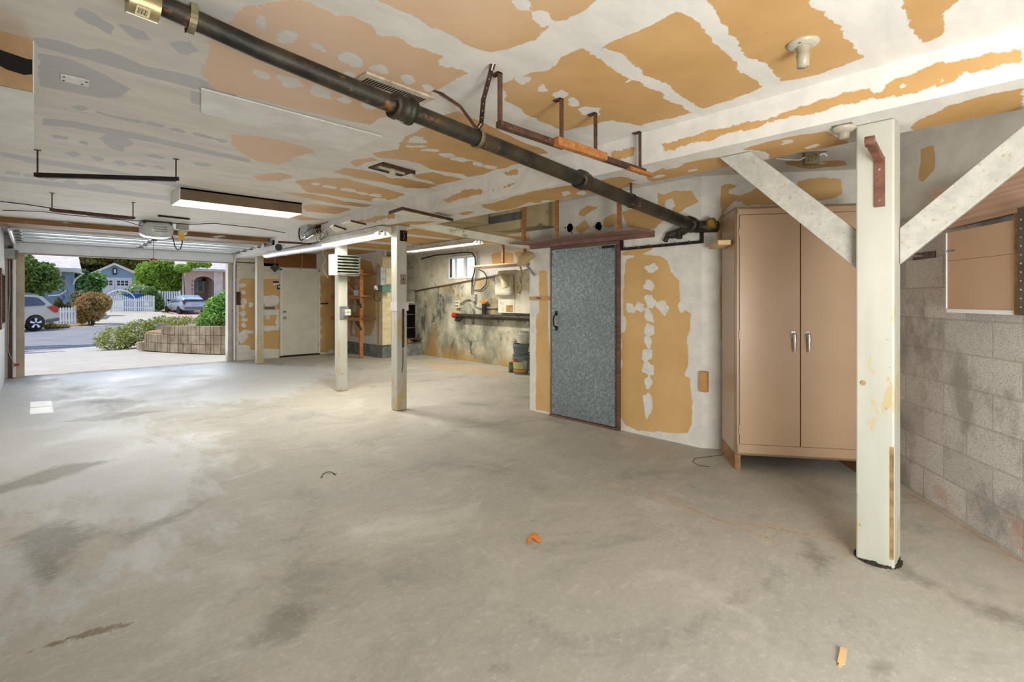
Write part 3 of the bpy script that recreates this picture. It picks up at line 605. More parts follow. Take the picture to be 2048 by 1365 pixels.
# garage door, raised: horizontal ribbed sections, end and centre stiles
def gd():
    x0, x1 = GX0 - .12, GX1 + .10
    sm = M['whitem']
    o = structure(MB().box(x0, x1, YF - .06, YF - .02, GZ - .01, GZ + .16).build('door_3', sm))
    ribs = paint('pale blue grey steel', (186, 198, 204), .4)
    for k in range(4):
        ya_, yb_ = YF - .12 - k * .46, YF - .12 - (k + 1) * .46 + .012
        z_ = 2.33 + .004 * k
        p = MB().box(x0, x1, yb_, ya_, z_, z_ + .03)
        p.prism([(x0, ya_ - .06, z_), (x0, ya_ - .09, z_ - .03), (x0, ya_ - .24, z_ - .03), (x0, ya_ - .27, z_)], (x1 - x0, 0, 0))
        s = p.build('door_section', ribs if k else sm, o)
        e = MB().box(x0, x1, yb_, yb_ + .02, z_ - .03, z_)
        e.build('section_lip', sm, s)
        for xx, w_ in ((x0 + .02, .09), (x1 - .11, .09), ((x0 + x1) / 2 - .05, .08)):
            st = MB().box(xx, xx + w_, yb_ + .02, ya_, z_ - .03, z_ - .02); h = st.build('stile', sm, s)
        for xx in (x0 + .03, x1 - .1, (x0 + x1) / 2 - .04):
            MB().box(xx, xx + .06, yb_ - .035, yb_ + .035, z_ - .042, z_ - .03).cyl((xx - .01, yb_, z_ - .05), (xx + .07, yb_, z_ - .05), .008, 8).build('hinge', M['steel'], s)
    MB().box(x0, x1, YF - .075, YF - .018, GZ - .035, GZ - .01).build('bottom_seal', mot('weathered seal', (186, 168, 152), (160, 144, 132), 4, .7), o)
    # curved section between the raised sections and the vertical lip
    c = MB()
    pts = [(YF - .02, GZ + .14), (YF - .03, GZ + .18), (YF - .07, GZ + .205), (YF - .12, GZ + .215)]
    for (a, b), (c_, d) in zip(pts[:-1], pts[1:]): c.obox((x0, a, b), (x1 - x0, 0, 0), (0, c_ - a, d - b), (0, .012, .012))
    c.build('door_section', sm, o)
    for xx, sgn, nm in ((x0 - .005, 1, 'l'), (x1 + .012, -1, 'r')):
        tk = MB()
        path = [(xx, YF - .045, .01), (xx, YF - .045, GZ - .12)] + [(xx, YF - .045 - .26 * (1 - math.cos(a)), GZ - .12 + .26 * math.sin(a)) for a in np.linspace(.2, math.pi / 2, 7)] + [(xx, YF - 2.25, GZ + .15)]
        tk.tube(path, .022, 8); tk.build('track', sm, o)
        bk_ = MB()
        for zz in (.35, 1.05, 1.75): bk_.box(xx - .03, xx + .03, YF - .045, YF - .0, zz, zz + .06)
        each(bk_, 'track_bracket', M['steel'], o)
gd()
# jambs and trim of the opening
structure(MB().box(GX0 - .12, GX0, YF + .0, YF + .2, 0, GZ + .06).build('trim_4', mot('raw jamb', (206, 186, 160), (178, 160, 140), 3, .7)))
structure(MB().box(GX1, GX1 + .1, YF + .0, YF + .2, 0, GZ + .06).build('trim_5', mot('raw jamb', (200, 190, 176), (178, 166, 152), 3, .7)))
structure(MB().box(GX0 - .2, GX0 - .12, YF - .03, YF + .02, 0, GZ + .1).build('trim_6', M['brownw']))
structure(MB().box(GX1 + .1, GX1 + .15, YF - .03, YF + .02, 0, GZ + .1).build('trim_7', M['brownw']))
structure(MB().box(GX0, GX1, YF + .0, YF + .2, GZ, GZ + .06).build('trim_8', mot('raw header', (196, 176, 156), (170, 152, 136), 3, .7)))
hd = MB().box(XL, xs(9.6) - .01, 9.42, 9.92, 2.345, ZC - .001); structure(hd.build('trim_9', mot('water stained beam', (150, 112, 70), (96, 68, 44), 1.6, .7, stretch=(.6, 3, 3), c3=(206, 200, 188), spec=.3)))
qb = [fz(*p, ZC - .012) for p in ((402, 178), (765, 274), (700, 305), (402, 226))]
structure(MB().prism(qb, (0, 0, .010)).build('trim_12', M['white'], None, .003))
# dropped box by the left wall
structure(MB().box(XL, .0, 2.94, 4.03, 2.2, ZC - .001).build('trim_10', M['white']))
o_t11 = structure(MB().box(XL, -.004, 2.925, 2.94, 2.2, ZC - .001).build('trim_11', mot('tan stained board', (196, 168, 128), (150, 118, 80), 2, .7)))

MB().prism([Vector((x_, 2.9245, z_)) for x_, z_ in ((XL, 2.36), (-.16, 2.352), (-.02, 2.332), (-.006, 2.335), (-.006, 2.272), (-.03, 2.262), (-.08, 2.268), (-.13, 2.29), (XL, 2.31))], (0, .002, 0)).build('torn_gap', M['void'], o_t11)

# ================================================================== POSTS AND BRACES
def post(cx, cy, w, label, z1=ZS - .002, base=False):
    t = thing('support_post', label, 'post', (cx, cy, 0))
    MB().box(cx - w/2, cx + w/2, cy - w/2, cy + w/2, .004, z1).build('timber', M['post'], t, .008)
    return t
pA = post(3.108, .553, .158, 'thick chipped cream square post beside the tan cabinet, nearest of the posts')
pB = post(3.166, 5.275, .135, 'cream square post with a white metal band at waist height, second nearest post')
pC = post(3.228, 6.975, .135, 'cream square post carrying the louvred metal box')
pD = post(3.36, 11.06, .13, 'bright white square post in front of the mail slot, farthest post')
b_ = MB()
for k in range(26):
    a = 2 * math.pi * k / 26; b_.box(3.108 + .09 * math.cos(a) - .012, 3.108 + .09 * math.cos(a) + .014, .553 + .088 * math.sin(a) - .01, .553 + .088 * math.sin(a) + .012, 0, .008 + .01 * random.random())
b_.build('base_crust', mot('rotten crust', (52, 44, 34), (30, 26, 20), 20, .9, 0, .8), pA)
each(MB().box(3.0275, 3.0298, .476, .492, .05, .6).cyl((3.029, .6, .9), (3.024, .6, .9), .012, 8), 'bare_wood_chip', mot('exposed wood', (172, 140, 92), (120, 90, 54), 14, .8), pA)
mbr = mot('grey worn paint board', (180, 177, 167), (160, 158, 150), 5, .6, stretch=(1, 3, 3), c3=(160, 138, 96))
t = thing('diagonal_brace', 'grey painted diagonal board rising left from thick post to the boxed beam', 'brace', (3.1, .62, 1.5))
MB().prism([(3.085, .62, 1.46), (3.085, .62, 1.66), (3.085, 1.17, ZS - .004), (3.085, 1.36, ZS - .004)], (.04, 0, 0)).build('board', mbr, t, .003)
t = thing('diagonal_brace', 'grey painted diagonal board rising right from thick post in front of block wall', 'brace', (3.1, .47, 1.5))
MB().prism([(3.15, .472, 1.50), (3.15, .472, 1.68), (3.15, -.09, ZS - .004), (3.15, -.28, ZS - .004)], (.04, 0, 0)).build('board', mbr, t, .003)
# rusty arm on the thick post
t = thing('pipe_bracket', 'rusty iron arm bracket screwed to the thick cream post', 'bracket', (3.03, .56, 2.0))
mr2 = mot('brown rusted iron', (132, 88, 68), (100, 66, 52), 14, .7, .2, .2, c3=(64, 44, 38))
q0, q1 = fx(1749, 415, 3.024), fx(1770, 318, 3.024)
MB().box(3.019, 3.027, q0.y, q1.y, q0.z, q1.z + .01).build('plate', mr2, t)
e0 = Vector((3.022, (q0.y + q1.y) / 2 , q1.z)); e1 = e0 + Vector((-.21, .0, .045))
MB().bar(e0, e1, .034, .03).cyl(e1 + Vector((0, -.018, 0)), e1 + Vector((0, .018, 0)), .024, 14).build('arm', mr2, t)
MB().cyl(e1 + Vector((0, -.02, 0)), e1 + Vector((0, .02, 0)), .011, 10).build('bushing', M['chrome'], t)
each(MB().cyl((3.019, e0.y, q0.z + .03), (3.014, e0.y, q0.z + .03), .006, 8).cyl((3.019, e0.y, q1.z - .05), (3.014, e0.y, q1.z - .05), .006, 8), 'screw', M['chrome'], t)

# ================================================================== TAN CABINET
def cabinet():
    P0 = fz(1470, 940, 0); P0 = Vector((P0.x, P0.y, 0)); r_ = bd; k = bn       # along the front, and back into the corner
    Wd, D, z0, z1 = .93, .45, .115, 2.04
    t = thing('steel_cabinet', 'tall tan two-door steel cabinet standing on wooden runners in the corner', 'cabinet', P0)
    def ob(m, s0, s1, d0, d1, a, b): m.obox(P0 + r_ * s0 + k * d0 + Vector((0, 0, a)), r_ * (s1 - s0), k * (d1 - d0), (0, 0, b - a)); return m
    m = MB(); ob(m, 0, .018, 0, D, z0, z1); ob(m, Wd - .018, Wd, 0, D, z0, z1); ob(m, 0, Wd, D - .01, D, z0, z1); ob(m, 0, Wd, 0, D, z0, z0 + .02); ob(m, 0, Wd, 0, D, z1 - .02, z1)
    ob(m, 0, Wd, 0, .02, z0, z0 + .085); ob(m, 0, Wd, 0, .02, z1 - .06, z1); ob(m, 0, .03, 0, .02, z0, z1); ob(m, Wd - .03, Wd, 0, .02, z0, z1); m.build('body', M['cab'], t, .003)
    mid = .03 + .435
    for a, b, hs in ((.033, mid - .003, mid - .05), (mid + .003, Wd - .033, mid + .05)):
        dm = MB(); ob(dm, a, b, -.004, .014, z0 + .088, z1 - .063); d = dm.build('door', M['cab'], t, .002)
        pc = P0 + r_ * hs + k * -.004 + Vector((0, 0, 1.045))
        pl = MB().lathe(pc, -k, [(0, .024), (.006, .024), (.01, .018), (.022, .014), (.03, .013)], 16); pl.obox(pc - r_ * .013 + Vector((0, 0, -.03)) - k * .004, r_ * .026, k * .004, (0, 0, .065))
        hh = pl.build('handle', M['chrome'], d)
        MB().tube([pc - k * .03 + Vector((0, 0, .012)), pc - k * .036 + Vector((0, 0, -.02)), pc - k * .034 + Vector((0, 0, -.12))], .01, 10, True, [.014, .013, .007]).build('lever', M['chrome'], hh)
    hm = MB()
    for zz in (z0 + .2, 1.05, z1 - .2): ob(hm, .024, .036, -.01, .0, zz - .035, zz + .035)
    each(hm, 'hinge', mot('tan hinge', (190, 158, 126), (150, 118, 90), 20, .5), t)
    lg = M['wood']
    for s in (.0, Wd - .04):
        lm = MB(); ob(lm, s, s + .04, 0, D, 0, z0); lm.build('runner', mot('varnished runner', (166, 118, 66), (120, 80, 46), 6, .55), t)
    bm_ = MB(); ob(bm_, .04, Wd - .04, D - .04, D - .01, .03, z0); bm_.build('cross_bar', M['brownw'], t)
cabinet()
p = fp(1444, 491, C0, bn)
# small board end beside cabinet
t0 = fp(1438, 482, C0 - bn * .0, bn)
tag(MB().obox((3.905, 1.73, 1.755), bd * .095, bn * .37, (0, 0, .036)).build('shelf_offcut', M['lumber'], None, .002), 'short thick lumber offcut jutting from wall at the left side of tan cabinet', 'board')
a0 = fx(1410, 762, XM)
tag(MB().box(XM - .045, XM - .001, a0.y - .035, a0.y + .03, a0.z - .095, a0.z + .085).build('wood_block', mot('orange pine block', (206, 160, 92), (170, 120, 60), 8, .6), None, .004), 'small pine block nailed low on the patched wall left of the tan cabinet', 'block')

# ================================================================== DRAIN PIPE
def pipe():
    A = Vector((-.35, 2.2, 2.475)); 
    pts = [fy(300, 0, 2.2), fy(520, 100, 2.17), fy(805, 217, 2.13), fy(955, 277, 2.13), fy(1165, 361, 2.13), fy(1262, 402, 2.12), fx(1380, 449, XM - .16)]
    d0 = (pts[1] - pts[0]).normalized(); pts[0] = pts[0] - d0 * .5
    t = thing('drain_pipe', 'long rusty black iron drain pipe sloping across under the ceiling', 'pipe', pts[-1])
    n = 40; segs = []
    ra = [.036, .040, .043, .045, .047, .05, .05]
    R = []; Q = []
    for i in range(len(pts) - 1):
        for k in range(6): f = k / 6; Q.append(pts[i].lerp(pts[i+1], f)); R.append(ra[i] * (1 - f) + ra[i+1] * f)
    Q.append(pts[-1]); R.append(ra[-1])
    MB().tube(Q, .04, 20, True, R).build('pipe_run', M['blackpipe'], t)
    def coll(p, d, prof, nm='coupling'): MB().lathe(p - d * prof[-1][0] / 2, d, prof, 24).build(nm, M['blackpipe'], t)
    d = (pts[3] - pts[2]).normalized()
    coll(pts[2], d, [(0, .05), (.0, .062), (.025, .066), (.03, .06), (.075, .06), (.078, .068), (.11, .068), (.115, .05)])
    coll(pts[4], (pts[5] - pts[4]).normalized(), [(0, .052), (0, .064), (.05, .066), (.055, .058), (.09, .058), (.092, .05)])
    e = pts[-1]; de = (pts[-1] - pts[-2]).normalized()
    coll(e, de, [(0, .05), (0, .068), (.07, .07), (.075, .05)])
    # elbow into the wall with a clean-out plug
    MB().tube([e, e + de * .1, Vector((XM - .03, e.y - .13, e.z - .02)), Vector((XM + .01, e.y - .16, e.z - .02))], .052, 18, True, [.055, .055, .052, .05]).build('elbow', M['blackpipe'], t)
    pb = Vector((XM - .07, e.y - .15, e.z - .0))
    MB().lathe(pb, Vector((-1, -.35, .1)), [(0, .05), (.02, .05), (.022, .03), (.035, .03)], 6).build('cleanout_plug', mot('brass plug', (176, 142, 70), (120, 96, 48), 12, .4, .7), t)
    br = [e + de * .03, Vector((XM - .1, e.y + .12, e.z - .05)), Vector((XM - .06, e.y + .22, e.z - .06)), Vector((XM - .03, e.y + .28, e.z - .055))]
    MB().tube(br, .034, 14, True, [.045, .04, .038, .03]).build('branch', M['blackpipe'], t)
    each(MB().tube([br[1] + Vector((-.02, 0, -.0)), br[1] + Vector((-.03, .0, -.06))], .03, 12).tube([br[3], br[3] + Vector((-.02, .02, -.06))], .022, 10), 'branch_fitting', M['blackpipe'], t)
    # metal nail plate with barcode sticker near the left end
    c = fy(287, 8, 2.15); dd = (pts[1] - c).normalized()
    pl = MB().tube([c - dd * .045, c + dd * .045], .047, 24).build('metal_sleeve', mot('brassy sleeve', (196, 182, 140), (160, 146, 108), 10, .35, .8), t)
    o_ = Vector((0, 0, -.0485)) + Vector((0, -.0, 0)); sd_ = Vector((0, -1, -.6)).normalized()
    nn = Vector((0, -.55, -.83)).normalized(); ax = dd; up = nn.cross(ax).normalized()
    s0 = c + nn * .0475 - ax * .025 - up * .018
    st = MB().obox(s0, ax * .04, up * .036, nn * .001).build('sticker', mot('sticker', (226, 214, 176), (216, 202, 160), 9, .5), t)
    bc = MB()
    for k in range(9): bc.obox(s0 + ax * (.006 + .0032 * k) + up * .006 + nn * .001, ax * (.0012 + .0008 * (k % 3 == 0)), up * .022, nn * .0004)
    bc.build('barcode', M['black'], t)
    # hangers
    def strap(p, top, holes=True, label=None):
        dd_ = (pts[3] - pts[2]).normalized()
        h = thing('strap_hanger', label, 'strap', top)
        m = MB(); k = 20; ring = []
        side = Vector((0, 1, 0)); up_ = dd_.cross(side).normalized()
        if up_.z < 0: up_ = -up_
        r_ = .052
        for i in range(k + 1):
            a = 2 * math.pi * i / k; ring.append(p + (side * math.cos(a) + up_ * math.sin(a)) * r_)
        for i in range(k): m.obox(ring[i] - dd_ * .012, ring[i+1] - ring[i], dd_ * .024, (ring[i] - p).normalized() * .002)
        m.build('loop', M['strap'], h)
        return h
    up0 = Vector((0, 0, 1))
    p = pts[3]
    tp = fz(986, 128, ZC)
    h = strap(p, tp, label='perforated strap looped round the pipe and rising to bracket beside boxed beam')
    a = p + Vector((0, .0, .05)); bpts = [a, a + Vector((.01, -.02, .03)), a.lerp(tp, .5) + Vector((0, .01, 0)), tp + Vector((-.01, .0, -.03)), tp]
    m = MB(); hl = MB()
    for i in range(len(bpts) - 1):
        m.bar(bpts[i], bpts[i+1], .026, .003, (.7, .7, 0))
    tot = a.lerp(tp, 0)
    for k in range(14):
        f = (k + .5) / 14 * (len(bpts) - 1); i = int(f); q = bpts[i].lerp(bpts[i+1], f - i); hl.cyl(q + Vector((-.0015, -.0015, 0)), q + Vector((.0015, .0015, 0)), .004, 8)
    m.build('strap', M['rust'], h)
    hl2 = MB()
    for k in range(14):
        f = (k + .5) / 14 * (len(bpts) - 1); i = int(f); q = bpts[i].lerp(bpts[i+1], f - i); hl2.obox(q - Vector((.004, .004, .004)), (.003, -.003, 0), (.005, .005, 0), (0, 0, .008))
    each(hl2, 'hole', M['white'], h)
    tq = fz(877, 184, ZC); h = thing('strap_hanger', 'thin twisted metal strap slanting from the ceiling to the pipe left of the frame', 'strap', tq)
    mm = MB(); a2 = p + Vector((-.01, .0, .055)); q2 = [tq, tq.lerp(a2, .45) + Vector((.03, 0, .02)), a2]
    for i in range(2): mm.bar(q2[i], q2[i+1], .018, .002, (0, 1, .3))
    mm.box(tq.x - .03, tq.x + .03, tq.y - .01, tq.y + .01, ZC - .004, ZC - .001); mm.build('strap', M['rust'], h)
    p = fy(383, 40, 2.2); tq = Vector((p.x + .0, p.y, ZC - .001)); h = strap(p, tq, label='cream perforated strap round the pipe at upper left')
    MB().bar(p + Vector((0, -.05, .0)), tq + Vector((0, -.05, 0)), .022, .002, (0, 1, 0)).build('strap', M['strap'], h)
    # chain
    p = pts[5]; tq = Vector((p.x, p.y, ZS)); h = thing('chain_hanger', 'dark link chain holding the pipe below the hanging wood frame', 'chain', tq); m = MB()
    nk = 7; L_ = (tq.z - p.z - .05) / nk
    for k in range(nk):
        c = p + Vector((0, 0, .05 + L_ * (k + .5))); s = Vector((1, 0, 0)) if k % 2 else Vector((0, 1, 0))
        m.tube([c + s * .009 * math.cos(a) + Vector((0, 0, L_ * .62 * math.sin(a))) for a in np.linspace(0, 2 * math.pi, 13)], .003, 6)
    m.build('links', M['dark'], h); MB().tube([p + Vector((0, .052 * math.cos(a), .052 * math.sin(a))) for a in np.linspace(0, 2 * math.pi, 20)], .004, 6).build('loop', M['dark'], h)
pipe()

# ================================================================== HANGING FRAME OF IRON AND WOOD
def frame():
    Y = 1.78
    tops = [(998, 131), (1125, 196), (1185, 222), (1278, 266)]; bots = [(1002, 250), (1121, 291), (1197, 318), (1282, 350)]
    t = thing('hanging_rack', 'rusty iron and wood rack hung from the ceiling by four flat iron straps', 'rack', fy(1150, 200, Y))
    P = []
    for (u, v), (u2, v2) in zip(tops, bots):
        a = fy((u + u2) / 2, v, Y); a.z = ZC - .004; b = fy(u2, v2, Y); b.x = a.x; P.append((a, b))
        if len(P) == 4: a.z = ZC - .004 if a.x < 2.88 else ZS - .003
        m = MB().box(a.x - .014, a.x + .014, Y - .003, Y + .003, b.z, a.z)
        m.box(a.x - .014, a.x + .014, Y - .003, Y + .05, a.z - .006, a.z)
        m.build('iron_strap', M['rust'], t)
    z = P[0][1].z
    MB().bar((P[0][1].x - .01, Y + .0, z), (P[1][1].x + .02, Y, P[1][1].z), .035, .03).build('iron_bar', M['rust'], t)
    MB().bar((P[1][1].x - .08, Y - .03, z - .005), (P[2][1].x + .05, Y - .03, z - .005), .04, .045).build('wood_rail', M['woodx'], t, .002)
    MB().bar((P[2][1].x + .0, Y, z - .0), (P[3][1].x + .05, Y, z - .0), .035, .03).build('iron_bar', M['rust'], t)
    MB().bar((P[3][1].x - .16, Y - .02, z - .018), (P[3][1].x + .1, Y - .02, z - .018), .03, .02).build('wood_rail', M['woodx'], t)
frame()

# ================================================================== CEILING FIXTURES
def socket(c, big, label):
    t = thing('lamp_holder', label, 'lamp socket', c)
    MB().lathe(c, (0, 0, -1), [(0, .062), (.006, .064), (.014, .05), (.018, .035)] if not big else [(0, .05), (.008, .058), (.02, .045), (.03, .03)], 24).build('rose', paint('cream porcelain', (184, 176, 158), .35), t)
    if big: MB().box(c.x - .06, c.x + .06, c.y - .045, c.y + .045, c.z - .001, c.z + .0).build('box_rim', M['steel'], t)
    d0 = .018 if not big else .028
    MB().lathe(c, (0, 0, -1), [(d0, .026), (d0 + .03, .024), (d0 + .034, .027), (d0 + .05, .024), (d0 + .085, .023), (d0 + .086, .017), (d0 + .06, .016)] if not big else [(d0, .026), (.05, .024), (.062, .022), (.063, .015), (.05, .014)], 24).build('socket', paint('cream porcelain', (170, 162, 142), .35), t)
    dz = d0 + .084 if not big else .058
    MB().cyl(c - Vector((0, 0, dz - .01)), c - Vector((0, 0, dz)), .0165, 16).build('socket_mouth', M['void'], t)
    MB().cyl(c + Vector((-.04, -.0, -.008)), c + Vector((-.04, -.0, -.016)), .008, 8).build('screw', M['dark'], t)
socket(fz(1606, 86, ZC) , False, 'cream porcelain bulb socket without bulb on bare tan ceiling, at upper right')
socket(fz(1688, 254, ZS), True, 'squat porcelain bulb socket under the beam next to the thick post')
# junction box
t = thing('junction_box', 'open steel junction box with white cables left of the thick post', 'box', fp(1634, 330, C0, bn))
c = fz(1634, 302, ZC); c = Vector((c.x, c.y, 2.37))
a = fz(1612, 302, 2.42 - .03); b = fz(1652, 300, 2.42 - .03); ux = (b - a).normalized(); uy = Vector((-ux.y, ux.x, 0))
z0 = 2.33
c0 = fz(1610, 328, z0)
w_ = .10
MB().obox(c0 , ux * w_, uy * .055, (0, 0, ZC - z0)).build('box', M['strap'], t, .003)
kn = MB()
for i, j in ((.25, .6), (.25, .3), (.5, .5), (.7, .35), (.75, .7), (.5, .25)):
    q = c0 + ux * w_ * i + Vector((0, 0, (ZC - z0) * j)); kn.cyl(q, q - uy * .001, .004, 8)
each(kn, 'knockout', M['dark'], t)
MB().obox(c0 - ux * .05 + Vector((0, 0, ZC - z0 - .006)), ux * .2, uy * .02, (0, 0, .005)).build('mount_bar', M['steel'], t)
q = c0 + Vector((0, 0, .05)); cb2 = MB().tube([q, q - ux * .04 + Vector((0, 0, -.02)), q - ux * .12 + Vector((0, 0, -.012)), q - ux * .2 + Vector((0, 0, .0))], .005, 8)
q = c0 + ux * w_ + Vector((0, 0, .06)); cb2.tube([q, q + ux * .03 + Vector((0, 0, .012)), q + ux * .05 + Vector((0, 0, -.01))], .007, 8); each(cb2, 'cable', M['white'], t)
# register vent half hidden behind the pipe
c = [fz(705, 158, ZC), fz(842, 207, ZC)]; vx = (c[1] - c[0]).normalized(); vy = Vector((-vx.y, vx.x, 0)); L_ = (c[1] - c[0]).length
t = thing('ceiling_vent', 'white slotted ceiling register partly hidden behind the black pipe', 'vent', c[0])
MB().obox(c[0] + Vector((0, 0, -.012)), vx * L_, -vy * .13, (0, 0, .012)).build('frame', mot('rusty register', (214, 206, 190), (150, 126, 96), 9, .5), t, .003)
m = MB()
for k in range(22): m.obox(c[0] + vx * (.03 + k * (L_ - .06) / 22) - vy * .03 + Vector((0, 0, -.0135)), vx * .010, -vy * .06, (0, 0, .002))
m.build('slots', M['void'], t)
# open light housing
q = [fz(*p, ZC) for p in ((737, 334), (766, 324), (831, 342), (800, 353))]
t = thing('light_housing', 'open square metal light housing with rusty edge recessed in the ceiling', 'light housing', q[0])
ex, ey = q[2] - q[1], q[0] - q[1]; o = q[1]; m = MB()
m.obox(o + Vector((0, 0, -.03)), ex, ey * .06, (0, 0, .03)).obox(o + ey * .94 + Vector((0, 0, -.012)), ex, ey * .06, (0, 0, .012)).obox(o + Vector((0, 0, -.012)), ex * .05, ey, (0, 0, .012)).obox(o + ex * .95 + Vector((0, 0, -.012)), ex * .05, ey, (0, 0, .012))
m.build('frame', M['rust'], t); MB().obox(o + Vector((0, 0, -.004)), ex, ey, (0, 0, .003)).build('reflector', mot('dull reflector', (120, 122, 120), (84, 86, 84), 12, .5, .3), t)
cc = o + ex * .5 + ey * .5; MB().cyl(cc + Vector((0, 0, -.045)), cc, .028, 14).obox(cc - ex * .4 + Vector((0, 0, -.02)), ex * .8, ey * .05, (0, 0, .016)).build('lamp_base', paint('cream lamp base', (214, 204, 176), .4), t)
# blank plate
q = [fz(*p, ZC) for p in ((121, 147), (179, 160), (179, 173), (121, 160))]
t = thing('blank_plate', 'white blank cover plate on the grey patched ceiling, upper left', 'plate', q[0])
MB().obox(q[0] + Vector((0, 0, -.006)), q[1] - q[0], q[3] - q[0], (0, 0, .006)).build('plate', M['white'], t, .002)
ks = MB()
for i, j in ((.12, .2), (.9, .25), (.1, .8), (.75, .75)): p = q[0] + (q[1] - q[0]) * i + (q[3] - q[0]) * j; ks.cyl(p - Vector((0, 0, .006)), p - Vector((0, 0, .008)), .005, 8)
each(ks, 'screw', M['dark'], t)
# wrap-around fluorescent on the left
def wrap():
    a, b = fz(357, 377, ZC), fz(610, 404, ZC); a.y = b.y = (a.y + b.y) / 2
    t = thing('ceiling_fluorescent', 'wide shallow ceiling fluorescent with brown side and lit white lens, on left', 'light fixture', a)
    y0, y1 = a.y, a.y + .42; z0 = 2.30
    MB().box(a.x, b.x, y0, y0 + .012, z0, ZC - .001).box(a.x, b.x, y1 - .012, y1, z0, ZC - .001).box(a.x, b.x, y0, y1, ZC - .02, ZC - .001).build('side_panel', mot('brown enamel', (122, 100, 72), (98, 80, 56), 3, .5), t, .002)
    each(MB().box(a.x - .012, a.x, y0, y1, z0 - .005, ZC - .001).box(b.x, b.x + .012, y0, y1, z0 - .005, ZC - .001), 'end_cap', M['white'], t, .002)
    MB().box(a.x, b.x, y0 + .012, y1 - .012, z0 - .004, z0 + .006).build('lens', emis('lit lens', (255, 252, 244), 1.1), t)
    area_light('ceiling_fluorescent_light', ((a.x + b.x) / 2, (y0 + y1) / 2, z0 - .02), (0, 0, -1), 1.2, .38, 30, (1, .98, .93))
wrap()
M['tube'] = emis('lit tube', (255, 250, 232), 7)
def strip(x, y0, y1, z, label, n=2, power=28):
    t = thing('strip_light', label, 'light fixture', (x, y0, z))
    MB().box(x - .06, x + .06, y0, y1, z + .03, z + .085).build('housing', mot('worn housing', (206, 204, 194), (176, 172, 160), 5, .5, c3=(140, 120, 90)), t, .003)
    MB().prism([(x - .13, y0 + .02, z - .02), (x - .06, y0 + .02, z + .035), (x + .06, y0 + .02, z + .035), (x + .13, y0 + .02, z - .02), (x + .128, y0 + .02, z - .024), (x + .058, y0 + .02, z + .03), (x - .058, y0 + .02, z + .03), (x - .128, y0 + .02, z - .024)], (0, y1 - y0 - .04, 0)).build('reflector', M['whitem'], t)
    for k in range(n):
        xx = x - .035 + .07 * k; MB().cyl((xx, y0 + .05, z + .005), (xx, y1 - .05, z + .005), .018, 14).build('tube', M['tube'], t)
        each(MB().box(xx - .014, xx + .014, y0 + .02, y0 + .05, z - .02, z + .03).box(xx - .014, xx + .014, y1 - .05, y1 - .02, z - .02, z + .03), 'lamp_holder', M['white'], t)
    area_light('strip_light_glow', (x, (y0 + y1) / 2, z - .03), (0, 0, -1), .16, y1 - y0 - .1, power, (1, .96, .86))
strip(2.985, 5.32, 7.0, 2.105, 'lit two-tube shop light under the beam between the two middle posts', 2, 40)
strip(5.62, 6.7, 9.1, 2.33, 'long lit strip light behind the beam, above the stained concrete wall', 2, 56)
# hanging dark rails
def rail(t0, t1, b0, b1, label, n=3, mat=None, th=.03):
    A, B = fz(*t0, ZC), fz(*t1, ZC); A.z = B.z = ZC - .001
    za_ = fp(b0[0], b0[1], A, (ray(*b0).x, ray(*b0).y, 0)).z; zb_ = fp(b1[0], b1[1], B, (ray(*b1).x, ray(*b1).y, 0)).z
    t = thing('hanging_rail', label, 'rail', A)
    p, q = Vector((A.x, A.y, za_)), Vector((B.x, B.y, zb_)); d = (q - p).normalized()
    MB().bar(p - d * .02, q + d * .02, .012, th).bar(p - d * .0 + Vector((0, .02, -th / 2)), q + Vector((0, .02, -th / 2)), .035, .006).build('angle_iron', mat or M['dark'], t)
    for a, b in ((A, p), (B, q)): MB().cyl(a, b, .005, 8).box(a.x - .02, a.x + .02, a.y - .008, a.y + .008, ZC - .005, ZC - .001).build('hanger', M['dark'], t)
    return t
rail((75, 300), (352, 318), (78, 350), (352, 358), 'black angle iron rail hung by two rods beneath the left ceiling')
rail((104, 386), (266, 405), (106, 420), (265, 436), 'brown rusty rail hung near the garage door opener, farther and shorter', mat=M['rust'])
a, b = fz(316, 430, ZC), fz(379, 437, ZC)
tag(MB().bar(a - Vector((0, 0, .012)), b - Vector((0, 0, .012)), .03, .022).build('ceiling_channel', M['dark']), 'short dark metal channel screwed to the ceiling above the opener', 'channel')
a, b = fz(556, 484, 2.2), fz(636, 489, 2.2)
tag(MB().bar(a, b, .02, .03).build('angle_strip', M['rust']), 'rusty angle strip under the beam above the foil duct', 'strip')
